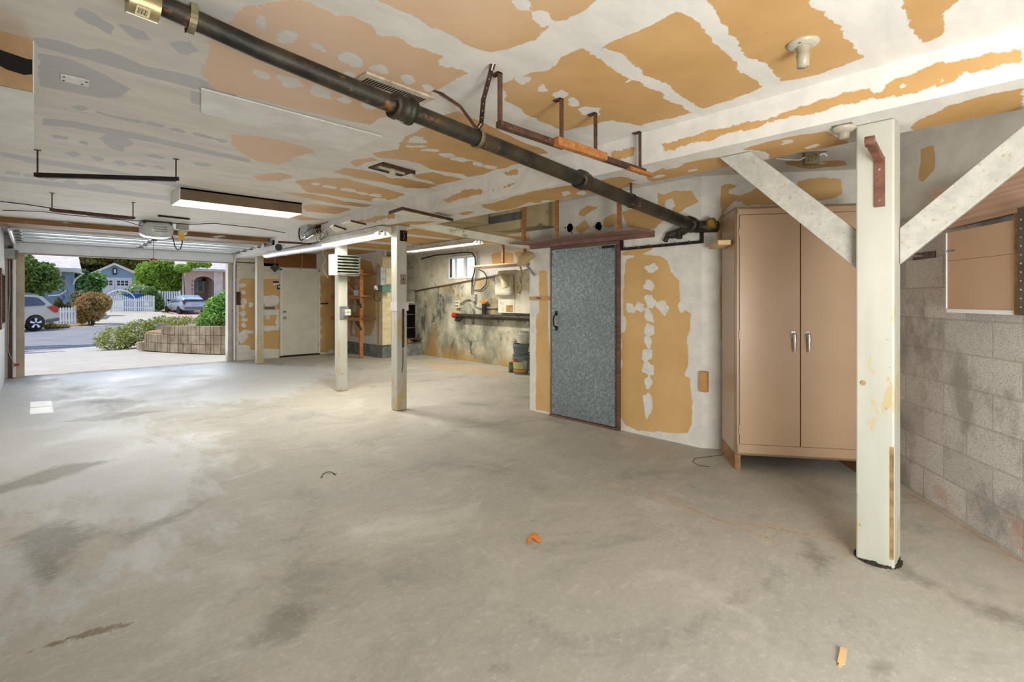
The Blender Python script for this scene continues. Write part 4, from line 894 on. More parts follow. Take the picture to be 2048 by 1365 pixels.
# opener
def opener():
    c = fy(313, 460, 8.6); t = thing('door_opener', 'garage door opener with rounded translucent lens hanging near raised door', 'garage door opener', c)
    hw, hh = .19, .115; ring = []
    prof = [(-.17, .5), (-.14, .85), (-.08, 1), (.12, 1), (.2, .9)]
    m = MB(); k = 24; rows = []
    for dy, s in prof:
        row = []
        for i in range(k):
            a = 2 * math.pi * i / k; ca, sa = math.cos(a), math.sin(a)
            row.append((c.x + hw * s * math.copysign(abs(ca) ** .55, ca), c.y + dy, c.z + hh * s * math.copysign(abs(sa) ** .6, sa)))
        rows.append(row)
    vs_ = [p for r in rows for p in r]; fs = [(i*k+j, i*k+(j+1)%k, (i+1)*k+(j+1)%k, (i+1)*k+j) for i in range(len(prof)-1) for j in range(k)]
    fs += [tuple(range(k)), tuple(range((len(prof)-1)*k, len(prof)*k))]
    m.add(vs_, fs, True); m.build('lens_cover', mot('cloudy lens', (214, 218, 220), (186, 190, 194), 5, .25), t)
    MB().box(c.x - .17, c.x + .17, c.y - .14, c.y + .28, c.z + .06, c.z + .13).build('chassis', mot('grey chassis', (86, 88, 96), (62, 64, 70), 6, .4), t, .01)
    lm = MB()
    for dz in (-.04, -.01, .02): lm.box(c.x - .05, c.x + .1, c.y - .172, c.y - .168, c.z + dz, c.z + dz + .006)
    each(lm, 'vent_slot', M['dark'], t)
    pr = MB(); z = c.z + .14
    for k_ in range(2): pr.box(c.x - .28, c.x + .28, c.y - .1 + k_ * .03, c.y - .096 + k_ * .03, z - .016, z + .016)
    pr.box(c.x - .26, c.x - .23, c.y - .1, c.y - .07, z, ZC - .001).box(c.x + .23, c.x + .26, c.y - .1, c.y - .07, z, ZC - .001); pr.build('perforated_bracket', M['strap'], t)
    ds = MB()
    for k_ in range(14): ds.box(c.x - .27 + k_ * .04, c.x - .255 + k_ * .04, c.y - .102, c.y - .1, z - .007, z + .007)
    each(ds, 'bracket_hole', M['white'], t)
    MB().box(c.x - .03, c.x + .03, c.y + .28, YF - .3, c.z + .08, c.z + .12).build('drive_rail', M['steel'], t)
    # outlet on ceiling and looping cord
    e = fy(365, 456, 8.6); o = thing('ceiling_outlet', 'ceiling outlet box with yellow warning tag right of the opener', 'outlet', e)
    MB().box(e.x - .07, e.x + .07, e.y - .05, e.y + .05, e.z - .03, ZC - .001).build('box', M['greymetal'], o)
    MB().box(e.x - .05, e.x + .05, e.y - .04, e.y + .04, e.z - .09, e.z - .03).build('receptacle', M['beige'], o)
    g = fy(363, 474, 8.55); MB().prism([(g.x - .04, g.y, g.z + .05), (g.x + .04, g.y, g.z + .04), (g.x + .035, g.y, g.z - .05), (g.x - .03, g.y, g.z - .04)], (0, .003, 0)).build('warning_tag', M['yellow'], o)
    P = [fy(*p, 8.58) for p in ((338, 452), (344, 470), (348, 485), (350, 494), (355, 500), (361, 498), (364, 488), (366, 470), (367, 460))]
    tag(MB().tube(P, .007, 8).build('power_cord', M['black']), 'black power cord looping from opener to the ceiling outlet', 'cord')
    a, b = fy(308, 456, 9.4), fy(307, 520, 9.4); t = thing('release_cord', 'thin red release cord with handle hanging below the opener', 'cord', a)
    MB().cyl(a, b, .004, 6).build('cord', mot('red cord', (180, 90, 80), (150, 70, 60), 9, .8), t); MB().tube([b + Vector((-.045, 0, -.012)), b + Vector((-.02, 0, .005)), b + Vector((0, 0, .012)), b + Vector((.02, 0, .005)), b + Vector((.045, 0, -.012))], .012, 8).build('handle', M['red'], t)
opener()
def wire(name, pts, r, mat, label, cat='cable'): return tag(MB().tube(pts, r, 6).build(name, mat), label, cat)
wire('low_voltage_cable', [fz(0, 403, ZC - .012), fz(60, 410, ZC - .02), fz(104, 417, ZC - .03), fz(180, 432, ZC - .012), fz(262, 441, ZC - .03), fz(380, 449, ZC - .02), fz(430, 447, ZC - .02), fz(520, 457, ZC - .02), fz(570, 466, ZC - .02)], .006, M['dark'], 'dark cable stapled across the ceiling from left wall to beam')
wire('low_voltage_cable', [fz(5, 421, ZC - .01), fz(80, 423, ZC - .012), fz(135, 430, ZC - .012), fz(240, 440, ZC - .02), fz(262, 446, ZC - .04), fz(285, 453, ZC - .1)], .005, M['black'], 'sagging black wire running from left wall to the opener')

# ================================================================== CLOSET SIDE: SHELF, RACKS, DUCT
ye, yn = 4.15, fx(1310, 465, XM).y
t = thing('hanging_shelf', 'worn purple-brown plank shelf hung over the grey metal door', 'shelf', (XM - .16, 3.3, 1.98))
MB().prism([(XM - .002, yn, 1.965), (XM - .32, yn + .03, 1.965), (XM - .32, ye + .05, 1.965), (XM - .002, ye, 1.965)], (0, 0, .018)).build('plank', mot('purple brown plank', (150, 118, 106), (112, 86, 78), 3, .6, stretch=(6, .8, 4), c3=(84, 64, 58)), t)
MB().box(XM - .03, XM - .002, yn, ye, 1.92, 1.965).build('ledger', mot('purple ledger', (138, 98, 86), (104, 72, 62), 4, .6), t)
for u, w_ in ((1047, .035), (1113, .035), (1238, .035)):
    q = fx(u, 470, XM - .3); MB().box(XM - .31, XM - .28, q.y - w_ / 2, q.y + w_ / 2, 1.983, ZC - .002 if u > 1100 else ZC - .002).build('hanger_stick', M['wood'], t)
t = thing('duct_chase', 'unpainted tan boxed duct with a dark smear above the plank shelf', 'duct', (4.15, 4.3, 2.2))
MB().box(4.02, XM - .002, 3.72, 5.15, 2.14, ZC - .002).build('board_box', mot('tan board', (190, 172, 134), (160, 142, 106), 2, .8, c3=(86, 88, 88)), t)
MB().box(4.012, 4.02, 4.0, 5.1, 2.24, 2.33).build('adhesive_smear', mot('grey smear', (84, 88, 92), (110, 108, 100), 10, .9, 0, 1, bd=.02), t)
MB().box(3.5, 4.0, 4.6, 5.4, ZC - .18, ZC - .002).build('crossing_duct', mot('tan board', (176, 158, 120), (150, 132, 98), 2, .8), t)
# grey underside panel between beam and wall
tag(MB().box(3.42, 4.0, 2.3, 3.3, ZC - .015, ZC - .002).build('ceiling_panel', M['greymetal']), 'grey sheet panel on the ceiling right behind the black pipe', 'panel')
# broken edge rings of the two vent holes
for i, (u, v, lb) in enumerate(((1140, 456, 'left ragged round hole cut in the wall above the plank shelf'), (1197, 453, 'right clean round hole cut in the wall above the plank shelf'))):
    c = fx(u, v, XM); R_ = .052
    t = thing('wall_hole', lb, 'hole', c)
    MB().tube([c + Vector((-.001, R_ * math.cos(a) * (1 + .05 * math.sin(5 * a)), R_ * 1.05 * math.sin(a))) for a in np.linspace(0, 2 * math.pi, 25)], .006, 6).build('torn_rim', M['cream'], t)
    MB().cyl(c + Vector((.09, 0, 0)), c + Vector((.095, 0, 0)), .09, 20).build('dark_cavity', M['void'], t)
# hooked bar
a, b = fx(1243, 499, XM - .02), fx(1403, 484, XM - .02); b = Vector((XM - .02, b.y, b.z))
t = thing('hook_bar', 'dark iron bar with rusty hooks mounted right of the metal door', 'hook rack', a)
MB().bar(a, b, .006, .026).build('bar', M['dark'], t)
MB().box(XM - .024, XM - .001, b.y - .012, b.y + .012, b.z - .01, b.z + .09).box(XM - .024, XM - .001, a.y - .012, a.y + .012, a.z - .01, a.z + .09).build('bracket', M['dark'], t)
for k in range(6):
    q = a.lerp(b, (k + .6) / 6.3); MB().tube([q, q + Vector((-.05, .0, .0)), q + Vector((-.075, -.01, .012))], .005, 8).build('hook', M['rust'], t)
c = fx(1083, 597, XM)
t = thing('peg_strip', 'light wood strip with one peg, left of the metal door', 'peg rack', c)
MB().box(XM - .018, XM - .001, fx(1106, 597, XM).y, fx(1060, 597, XM).y, c.z - .02, c.z + .02).build('strip', mot('strip wood', (202, 160, 116), (176, 132, 90), 8, .6), t)
MB().tube([c + Vector((-.018, 0, 0)), c + Vector((-.05, 0, .004)), c + Vector((-.055, .02, .004))], .006, 8).build('peg', M['dark'], t)
# saddle shaped hose hanger on the corner
def saddle():
    c = fx(1052, 527, XM - .1); t = thing('hose_hanger', 'tan curved saddle-shaped hose hanger at the closet wall corner', 'hose hanger', c)
    m = MB(); mt = paint('tan enamel', (190, 170, 122), .45)
    for j, off in enumerate((-.06, .02)):
        pts = [Vector((XM - .03 - .16 * math.sin(a), c.y + .02 + off + .14 * math.cos(a) , c.z + .10 * math.cos(a * .9) )) for a in np.linspace(-.1, 1.6, 9)]
        MB().tube([Vector((XM - .2 + .17 * k / 8, c.y + off * .7, c.z + .08 + .05 * math.sin(k / 8 * math.pi) - .11 * (1 - k / 8))) for k in range(9)], .045, 14, True, [.03, .042, .05, .054, .055, .054, .05, .042, .03]).build('saddle', mt, t)
    MB().bar((XM - .14, c.y - .02, c.z - .0), (XM - .004, c.y - .05, c.z - .14), .03, .02).build('arm', M['greymetal'], t)
saddle()
# beam crossing behind the nearer middle post
a = Vector((3.24, 5.08, 2.235)); b = Vector((6.0, 5.9, 2.235))
a, b = fx(821, 447, 3.24), fx(1057, 491, XM + .02)
tag(MB().bar(a, b, .09, .085).build('cross_timber', M['cream'], None, .004), 'long cream timber running from the banded post to the closet wall', 'timber')
# board hung under the soffit
q = [fz(*p, 2.165) for p in ((778, 426), (805, 417), (906, 440), (884, 446))]
t = thing('hanging_board', 'cream board with brown edge fixed beneath the boxed beam near banded post', 'board', q[0])
MB().prism(q, (0, 0, .02)).build('board', M['cream'], t)
MB().bar(q[1] + Vector((0, 0, .0)), q[2] + Vector((0, 0, .0)), .008, .03).bar(q[0], q[1], .008, .03).build('edge_strip', M['rust'], t)
for (pq, lb) in ((((683, 449), (702, 442), (732, 449), (712, 456)), 'thin brown edged board under the beam beside the shop light'), (((660, 455), (668, 451), (692, 459), (672, 466)), 'small brown edged board next to the bundle of wires')):
    qq = [fz(*p, 2.19) for p in pq]; o = thing('soffit_board', lb, 'board', qq[0]); MB().prism(qq, (0, 0, .012)).build('board', M['cream'], o); MB().bar(qq[1], qq[2], .01, .02).build('edge_strip', M['rust'], o)
# wires and junction in the beam opening
def wires():
    c = fx(640, 458, xs(7.6)); t = thing('wire_bundle', 'tangle of loose brown and white wires at an open box in the beam', 'wires', c)
    X = xs(7.8) - .012
    a, b = fx(628, 468, X), fx(657, 446, X)
    MB().box(X, X + .01, min(a.y, b.y), max(a.y, b.y), a.z, b.z).build('dark_opening', M['void'], t)
    MB().bar(fx(628, 452, X - .01), fx(656, 444, X - .01), .02, .02).bar(fx(629, 453, X - .01), fx(629, 470, X - .01), .02, .02).build('wood_edge', M['wood'], t)
    for k in range(12):
        u, v = 634 + random.random() * 20, 452 + random.random() * 14; P = [fx(u, v, X - .01)]
        for j in range(4): u += random.uniform(-9, 5); v += random.uniform(0, 9); P.append(fx(u, min(v, 486), X - .02 - .05 * j))
        MB().tube(P, .004, 6).build('wire', [M['white'], M['rust'], M['dark'], M['lumber']][k % 4], t)
    d = fx(616, 462, X - .05); g = thing('electric_motor_box', 'grey metal box with coiled black cable beneath the beam', 'box', d)
    MB().box(X - .12, X - .001, d.y - .16, d.y + .12, d.z - .07, d.z + .10).build('box', M['greymetal'], g, .004)
    cc = fx(603, 466, X - .06); MB().tube([cc + Vector((0, .0, 0)) + Vector((0.0, .10 * math.cos(a), .115 * math.sin(a))) for a in np.linspace(0, 2 * math.pi, 22)], .011, 8).build('cable_coil', M['black'], g)
    MB().tube([fx(u, v, X - .06) for u, v in ((606, 477), (611, 472), (615, 478), (622, 473), (628, 470))], .012, 8).build('foil_cable', M['chrome'], g)
    P = [fx(u, v, 3.26) for u, v in ((648, 497), (644, 507), (651, 520), (645, 533), (649, 545), (656, 556))]
    wire('hanging_wire', P, .003, M['lumber'], 'pale loose wire dangling from the beam down toward wooden shelves')
wires()
# bracket plate, speaker disc, foil duct
X = xs(9.5) - .03
q0, q1 = fx(528, 494, X), fx(546, 481, X); t = thing('perforated_frame', 'small square frame of perforated strap on the beam end', 'bracket', q0)
m = MB(); y0_, y1_ = sorted((q0.y, q1.y))
m.box(X, X + .02, y0_, y1_, q0.z, q0.z + .025).box(X, X + .02, y0_, y1_, q1.z - .025, q1.z).box(X, X + .02, y0_, y0_ + .05, q0.z, q1.z).box(X, X + .02, y1_ - .05, y1_, q0.z, q1.z); m.build('strap_frame', M['dark'], t)
m = MB()
for k in range(6):
    yy = y0_ + .06 + (y1_ - y0_ - .12) * k / 5
    for zz in (q0.z + .012, q1.z - .012): m.box(X - .002, X, yy - .012, yy + .012, zz - .006, zz + .006)
each(m, 'hole', M['white'], t)
c = fx(558, 495, xs(8.8) - .03); tag(MB().lathe(c, (-.7, -.7, -.2), [(0, .06), (.02, .06), (.022, .05)], 24).build('round_disc', mot('dark disc', (58, 62, 68), (44, 48, 52), 8, .5)), 'dark round disc hanging beneath the beam by the foil duct', 'disc')
P = [fx(u, v, 3.16) for u, v in ((532, 511), (560, 506), (600, 500), (640, 494), (676, 487))]
t = thing('foil_duct', 'crinkled white foil wrapped duct under the beam toward garage door', 'duct', P[0])
N_ = 40; Q = []; R = []
for i in range(N_ + 1):
    f = i / N_ * 4; k = min(int(f), 3); Q.append(P[k].lerp(P[k+1], f - k)); R.append(.055 + .006 * (i % 2) + .004 * random.random())
MB().tube(Q, .05, 14, True, R).build('duct_run', mot('white foil', (232, 234, 240), (206, 208, 218), 14, .35, .2, .5), t)

# ================================================================== ITEMS ON THE MIDDLE POSTS
def onB():
    x, y0, y1 = 3.0985, 5.2075, 5.3425; yf = 5.2075
    f = lambda u, v: fy(u, v, yf - .003)
    a, b = f(800, 482), f(814, 462); t = thing('open_switch_box', 'small dark open switch box near the top of the banded post', 'box', a)
    MB().box(a.x, b.x, yf - .006, yf - .001, a.z, b.z).build('box', M['void'], t); MB().tube([f(806, 480), f(809, 472), f(806, 466), f(811, 464)], .005, 6).build('wires', M['wood'], t)
    a, b = f(801, 569), f(812, 549); t = thing('cover_plate', 'grey metal cover plate halfway up the banded post', 'plate', a)
    MB().box(a.x, b.x, yf - .005, yf - .001, a.z, b.z).build('plate', mot('dull plate', (150, 134, 124), (128, 112, 102), 8, .5, .4), t); c = (a + b) / 2; MB().cyl((c.x, yf - .006, c.z), (c.x, yf - .005, c.z), .01, 10).build('hole', M['void'], t)
    a, b = f(792, 622), f(820, 605); t = thing('metal_band', 'pale metal band wrapped round post at waist height with rusty rod', 'band', a)
    MB().box(x - .004, x, 5.2, y1 + .005, a.z, b.z).box(x - .004, x + .155, yf - .004, yf - .001, a.z, b.z).build('band', mot('pale band', (214, 208, 204), (190, 184, 180), 5, .5), t)
    a, b = f(806, 695), f(806, 618); MB().box(a.x - .012, a.x + .012, yf - .014, yf - .004, a.z, b.z).build('rod', M['rust'], t)
    MB().tube([f(806, 695), f(806, 730), f(804, 745)], .004, 6).build('thin_wire', M['dark'], t)
    tag(MB().box(3.231, 3.255, 5.26, 5.3, ZS - .24, ZS - .04).build('lumber_cleat', M['lumber']), 'yellow lumber cleat at the top right side of banded post', 'cleat')
onB()
def onC():
    yf = 6.9075; f = lambda u, v: fy(u, v, yf - .06)
    a, b = f(669, 551), f(715, 513); t = thing('louvred_box', 'louvred grey metal box with white side mounted high on a post', 'louvre box', a)
    d = .13
    MB().box(a.x - .06, a.x, yf - .15, yf - .13 + d, a.z, b.z).build('white_side', M['white'], t)
    MB().box(a.x, b.x, yf - .02, yf - .001, a.z, b.z).build('back', mot('dark interior', (74, 76, 60), (110, 112, 92), 12, .7), t)
    m = MB().box(a.x, b.x, yf - .15, yf - .02, b.z - .012, b.z).box(a.x, b.x, yf - .15, yf - .02, a.z, a.z + .012).box(b.x - .012, b.x, yf - .15, yf - .02, a.z, b.z); m.build('frame', M['steel'], t)
    for k in range(6):
        zz = a.z + .02 + (b.z - a.z - .03) * k / 6
        MB().prism([(a.x, yf - .15, zz), (a.x, yf - .15, zz + .012), (a.x, yf - .05, zz + .045), (a.x, yf - .05, zz + .035)], (b.x - a.x, 0, 0)).build('louvre', mot('louvre slat', (176, 178, 160), (128, 130, 112), 10, .4, .6), t)
    f = lambda u, v: fy(u, v, yf - .003)
    a, b = f(679, 639), f(696, 613); t = thing('outlet_box', 'four-socket metal outlet box on the louvred-box post', 'outlet', a)
    MB().box(a.x, b.x, yf - .012, yf - .001, a.z, b.z).build('back_plate', M['steel'], t)
    MB().box(a.x + .05, b.x + .02, yf - .06, yf - .012, a.z + .05, b.z - .04).build('box', M['greymetal'], t, .003)
    o_ = Vector((a.x + .05, yf - .06, a.z + .05)); w_, h_ = b.x + .02 - a.x - .05, b.z - a.z - .09
    for i in (.28, .72):
        for j in (.27, .73): MB().cyl(o_ + Vector((w_ * i, 0, h_ * j)), o_ + Vector((w_ * i, -.004, h_ * j)), .018, 14).build('receptacle', M['cream'], t)
    P = [fy(u, v, yf - .1) for u, v in ((703, 512), (712, 516), (717, 530), (718, 555), (715, 572), (713, 588), (711, 608))]
    t = thing('extension_cord', 'dark cord with inline plug dangling right of the louvred box', 'cord', P[0]); MB().tube(P, .007, 8).build('cord', M['black'], t)
    p = P[5]; MB().box(p.x - .025, p.x + .025, p.y - .02, p.y + .02, p.z - .03, p.z + .05).build('inline_plug', mot('grey plug', (70, 84, 88), (50, 60, 64), 9, .5), t); MB().cyl(P[6] + Vector((0, 0, .05)), P[6] - Vector((0, 0, .02)), .016, 10).build('plug', M['black'], t)
onC()

# ================================================================== BLOCK WALL ITEMS
def onblock():
    g = lambda u, v, off=0: fp(u, v, CC + rn * off, rn)
    # hook plate
    a, b = g(1828, 518), g(1872, 505); t = thing('hook_plate', 'small metal plate with two coat hooks on the block wall', 'hooks', a)
    zc = (a.z + b.z) / 2 ; s0, s1 = (a - CC).dot(rd), (b - CC).dot(rd)
    MB().obox(CC + rd * s0 + Vector((0, 0, zc - .022)) + rn * .001, rd * (s1 - s0), rn * .006, (0, 0, .044)).build('plate', mot('grey plate', (120, 110, 104), (90, 82, 78), 9, .5, .4), t)
    for f in (.25, .55):
        p = CC + rd * (s0 + (s1 - s0) * f) + Vector((0, 0, zc)) + rn * .007; MB().tube([p, p + rn * .05 + Vector((0, 0, -.0)), p + rn * .075 + Vector((0, 0, .012))], .006, 8).build('hook', M['chrome'], t)
    # plywood panel, slanted left edge
    off = .03
    P = [g(*q, off) for q in ((1866, 382), (2120, 305), (2120, 405), (1893, 459), (1853, 437))]
    o = MB().prism(P, -rn * .02).build('plywood_sheet', M['ply'], None, .001); tag(o, 'pinkish plywood sheet fixed across the top of the block wall', 'plywood')
    # shallow metal cabinet
    off = .10
    a, b = g(1891, 628, off), g(2031, 628, off); zt0, zt1 = g(1893, 466, off).z, g(2031, 440, off).z; zb_ = (g(1891, 626, off).z + g(2035, 630, off).z) / 2
    s0, s1 = (a - CC).dot(rd), (b - CC).dot(rd); zt_ = (zt0 + zt1) / 2
    t = thing('medicine_cabinet', 'shallow wall cabinet with tan front and thin white frame on block wall', 'cabinet', a)
    def ob(x0, x1, d0, d1, z0, z1, m=None): return (m or MB()).obox(CC + rd * x0 + rn * d0 + Vector((0, 0, z0)), rd * (x1 - x0), rn * (d1 - d0), (0, 0, z1 - z0))
    m = ob(s0, s1, .002, .09, zb_, zt_); m.build('body', M['brownw'], t)
    m = ob(s0, s0 + .008, .09, .1, zb_, zt_); ob(s1 - .008, s1, .09, .1, zb_, zt_, m); ob(s0, s1, .09, .1, zb_, zb_ + .022, m); m.build('frame', M['whitem'], t)
    tanf = mot('tan door enamel', (204, 172, 142), (192, 158, 128), 1.3, .35, 0, .02)
    zm = zb_ + (zt_ - zb_) * .645
    ob(s0 + .008, s1 - .008, .088, .096, zb_ + .022, zm - .001).build('lower_panel', tanf, t); ob(s0 + .008, s1 - .008, .088, .0965, zm + .001, zt_).build('upper_panel', tanf, t)
    ob(s0 + .01, s0 + .085, .097, .101, zm + .055, zm + .061).build('rod', M['steel'], t)
    o = ob(s1 + .004, s1 + .035, .002, .11, zb_ - .0, zt_ + .03).build('wooden_batten', mot('amber batten', (160, 112, 60), (120, 80, 44), 6, .6, stretch=(1, 1, 5)), None); tag(o, 'amber vertical wooden batten between wall cabinet and riveted strip', 'batten')
    t2 = thing('riveted_strip', 'dark vertical metal strip with rivets at the right picture edge', 'metal strip', b)
    ob(s1 + .04, s1 + .09, .002, .12, zb_ - .0, zt_ + .05).build('strip', mot('dark olive metal', (104, 98, 82), (76, 70, 58), 9, .5, .4), t2)
    for k in range(11):
        c = CC + rd * (s1 + .06) + rn * .12 + Vector((0, 0, zb_ + .04 + k * (zt_ - zb_ - .05) / 10)); MB().lathe(c, rn, [(0, .006), (.003, .004)], 8).build('rivet', M['steel'], t2)
onblock()

# ================================================================== FLOOR LITTER
c = fz(1070, 1083, .0)
t = thing('rubber_strip', 'torn orange rubber strip lying on the concrete floor', 'debris', c)
m = MB()
def ribbon(pts, w0):
    for i in range(len(pts) - 1):
        a, b = Vector(pts[i]), Vector(pts[i+1]); n = (b - a).cross(Vector((0, 0, 1))).normalized() * w0[i]; n2 = (b - a).cross(Vector((0, 0, 1))).normalized() * w0[i+1]
        m.add([a - n, a + n, b + n2, b - n2, a - n + Vector((0, 0, .003)), a + n + Vector((0, 0, .003)), b + n2 + Vector((0, 0, .003)), b - n2 + Vector((0, 0, .003))], [(0, 3, 2, 1), (4, 5, 6, 7), (0, 1, 5, 4), (1, 2, 6, 5), (2, 3, 7, 6), (3, 0, 4, 7)])
def fq(u, v, z=.002): p = fz(u, v, 0); p.z = z; return p
ribbon([fq(1056, 1091), fq(1058, 1084, .006), fq(1063, 1079, .012), fq(1068, 1078, .014), fq(1072, 1081, .01), fq(1080, 1086, .004)], [.004, .006, .009, .012, .016, .012])
ribbon([fq(1065, 1078, .012), fq(1071, 1074, .016), fq(1075, 1072, .01), fq(1073, 1078, .006)], [.005, .007, .006, .004])
m.build('strip', M['orange'], t)
a, b = fq(1688, 1302, .008), fq(1682, 1330, .004); tag(MB().bar(a, b, .022, .006).bar(b, fq(1679, 1336, .003), .01, .004).build('wood_splinter', M['lumber']), 'small wooden splinter lying on the floor at lower right', 'debris')
tag(MB().tube([fq(642, 957, .003), fq(646, 950, .006), fq(655, 947, .01), fq(664, 947, .008), fq(670, 951, .004), fq(673, 949, .006)], .003, 6).build('dry_twig', M['dark']), 'thin curled dry twig lying on the floor at left', 'debris')
tag(MB().tube([fq(1455, 905, .004), fq(1440, 912, .004), fq(1415, 915, .003), fq(1390, 918, .003), fq(1385, 925, .003), fq(1400, 933, .003), fq(1420, 935, .003)], .0018, 6).build('floor_wire', M['dark']), 'thin looped wire on the floor left of the tan cabinet', 'wire')

# ================================================================== FRONT WALL ITEMS
yf = YF
def fr(u, v, d=.0): return fy(u, v, yf - d)
for k, (v0, v1) in enumerate(((516, 528), (526, 541), (541, 558))):
    a, b = fr(473, v1), fr(556 if k else 525, v0)
    for (u0, u1) in ((473, 558),):
        tag(MB().box(a.x, b.x, yf - .02, yf - .001, fr(515, v1).z + .003, fr(515, v0).z).build('siding_board', M['cream']), ('topmost', 'middle', 'lowest')[k] + ' of three cream horizontal boards above the mail slot', 'board', None)
a, b = fr(527, 538), fr(632, 509); tag(MB().box(a.x, b.x, yf - .02, yf - .001, fr(580, 535).z, ZC - .005).build('plywood_header', M['plyd']), 'dark orange-brown plywood piece above the white side door', 'plywood')
a, b = fr(527, 620), fr(550, 613); t = thing('mail_slot', 'brushed metal mail slot left of the white side door', 'mail slot', a)
MB().box(a.x, b.x, yf - .02, yf - .001, a.z, b.z).build('frame', M['steel'], t); MB().box(a.x + .02, b.x - .02, yf - .022, yf - .019, a.z + .02, b.z - .02).build('slot', M['brownw'], t)
c = fr(550, 536, .03); t = thing('diamond_sign', 'dark diamond-shaped sign hung by a string above the mail slot', 'sign', c); h = .105
MB().prism([c + Vector((-h, 0, 0)), c + Vector((0, 0, -h)), c + Vector((h, 0, 0)), c + Vector((0, 0, h))], (0, .01, 0)).build('board', mot('dark slate', (62, 66, 66), (48, 52, 52), 6, .6), t)
MB().cyl(c + Vector((0, 0, h)), c + Vector((0, 0, h + .12)), .004, 6).build('string', M['cream'], t)
a, b = fr(546, 570), fr(557, 563); t = thing('wall_label', 'small black and white label beside the white side door', 'label', a); MB().box(a.x, b.x, yf - .006, yf - .001, fr(551, 566.5).z, b.z).build('dark_strip', M['black'], t); MB().box(a.x, b.x, yf - .006, yf - .001, a.z, fr(551, 566.5).z).build('white_strip', M['white'], t)
a, b = fr(554, 579), fr(560, 571); t = thing('wall_keypad', 'dark wall control keypad at the left edge of the side door', 'keypad', a); MB().box(a.x, b.x, yf - .03, yf - .001, a.z, b.z).build('case', M['black'], t, .003); MB().box(a.x + .015, b.x - .015, yf - .032, yf - .03, a.z + .04, b.z - .02).build('button', M['white'], t)
P = [fr(604, 508, .25), fr(604, 525, .25), fr(603, 541, .25)]; t = thing('pull_cord', 'pale pull cord hanging in front of the white side door', 'cord', P[0]); MB().tube([Vector((P[0].x, P[0].y, ZC - .002))] + P, .005, 6).build('cord', M['lumber'], t); MB().lathe(P[-1] + Vector((0, 0, .02)), (0, 0, -1), [(0, .005), (.015, .014), (.03, .014), (.036, .005)], 10).build('knob', M['cream'], t)
a, b = fr(637, 608, .03), fr(656, 607, .03); tag(MB().bar(a, b, .02, .03).build('door_bar', M['dark']), 'dark horizontal iron bar between the side door and wooden shelves', 'bar')
a, b = fr(480, 610), fr(473, 584); t = thing('door_latch', 'rusty iron latch plate at the right side of garage opening', 'latch', a)
MB().box(min(a.x, b.x) , max(a.x, b.x), yf - .05, yf - .001, a.z, b.z).build('plate', M['rust'], t)
# left side items
t = thing('safety_sensor', 'small red safety sensor low on the left door track bracket', 'sensor', fr(34, 730, .05)); c = fr(34, 730, .09)
MB().box(c.x - .03, c.x + .03, c.y - .02, c.y + .03, c.z - .02, c.z + .02).build('case', M['red'], t, .003); MB().box(c.x - .06, c.x - .03, c.y, c.y + .07, c.z - .03, c.z + .03).build('bracket', M['greymetal'], t)
wire('sensor_wire', [Vector((c.x - .03, c.y, c.z))] + [fr(u, v, .06) for u, v in ((26, 722), (20, 712), (16, 700), (17, 660), (18, 620), (20, 585), (19, 520))], .004, M['cream'], 'pale sensor wire climbing the left wall beside the opening')
a = fx(14, 500, XL + .01); t = thing('spring_bracket', 'galvanised bracket box at the top left of garage opening', 'bracket', a)
MB().box(XL + .001, XL + .12, YF - .35, YF - .05, 2.0, 2.16).build('plate', M['greymetal'], t); MB().box(XL + .12, XL + .16, YF - .3, YF - .2, 2.0, 2.14).build('flange', M['strap'], t)

# ================================================================== WOODEN SHELVES BY THE SIDE WALL
def shelves():
    g = lambda u, v: fx(u, v, XS - .3)
    t = thing('wooden_shelf_unit', 'amber wooden shelf frame with braces against side wall, behind louvred-box post', 'shelf unit', (XS - .2, 11, 0))
    mt = mot('orange pine', (196, 128, 66), (156, 96, 44), 5, .6, stretch=(1, 1, 5))
    y0, y1 = 10.42, 11.9; x0, x1 = XS - .42, XS - .045
    zs = [1.88, 1.39, .89]
    for zz in zs:
        MB().box(x0, x1, y0, y1, zz, zz + .03).build('shelf_board', M['brownw'] if zz < 1 else mt, t)
        MB().box(x0 - .02, x0, y0, y1, zz - .05, zz + .03).build('front_rail', mt, t)
    for yy, b_ in ((y0 + .1, .003), (y1 - .1, .003)):
        MB().box(x0 + .02, x0 + .1, yy - .02, yy + .02, b_, 2.0).build('upright', mt, t)
    MB().bar((x0 - .0, 10.6, 1.42), (x0 - .0, 11.35, 1.86), .04, .09).build('diagonal', mt, t)
    for zz in zs[1:]: MB().bar((x0 + .03, y0 + .16, zz - .03), (x0 + .03, y0 + .05, zz - .25), .02, .03).bar((x0 + .03, 10.75, zz - .0), (x0 + .03, 10.55, zz - .2), .015, .02).build('bracket', M['dark'], t)
shelves()
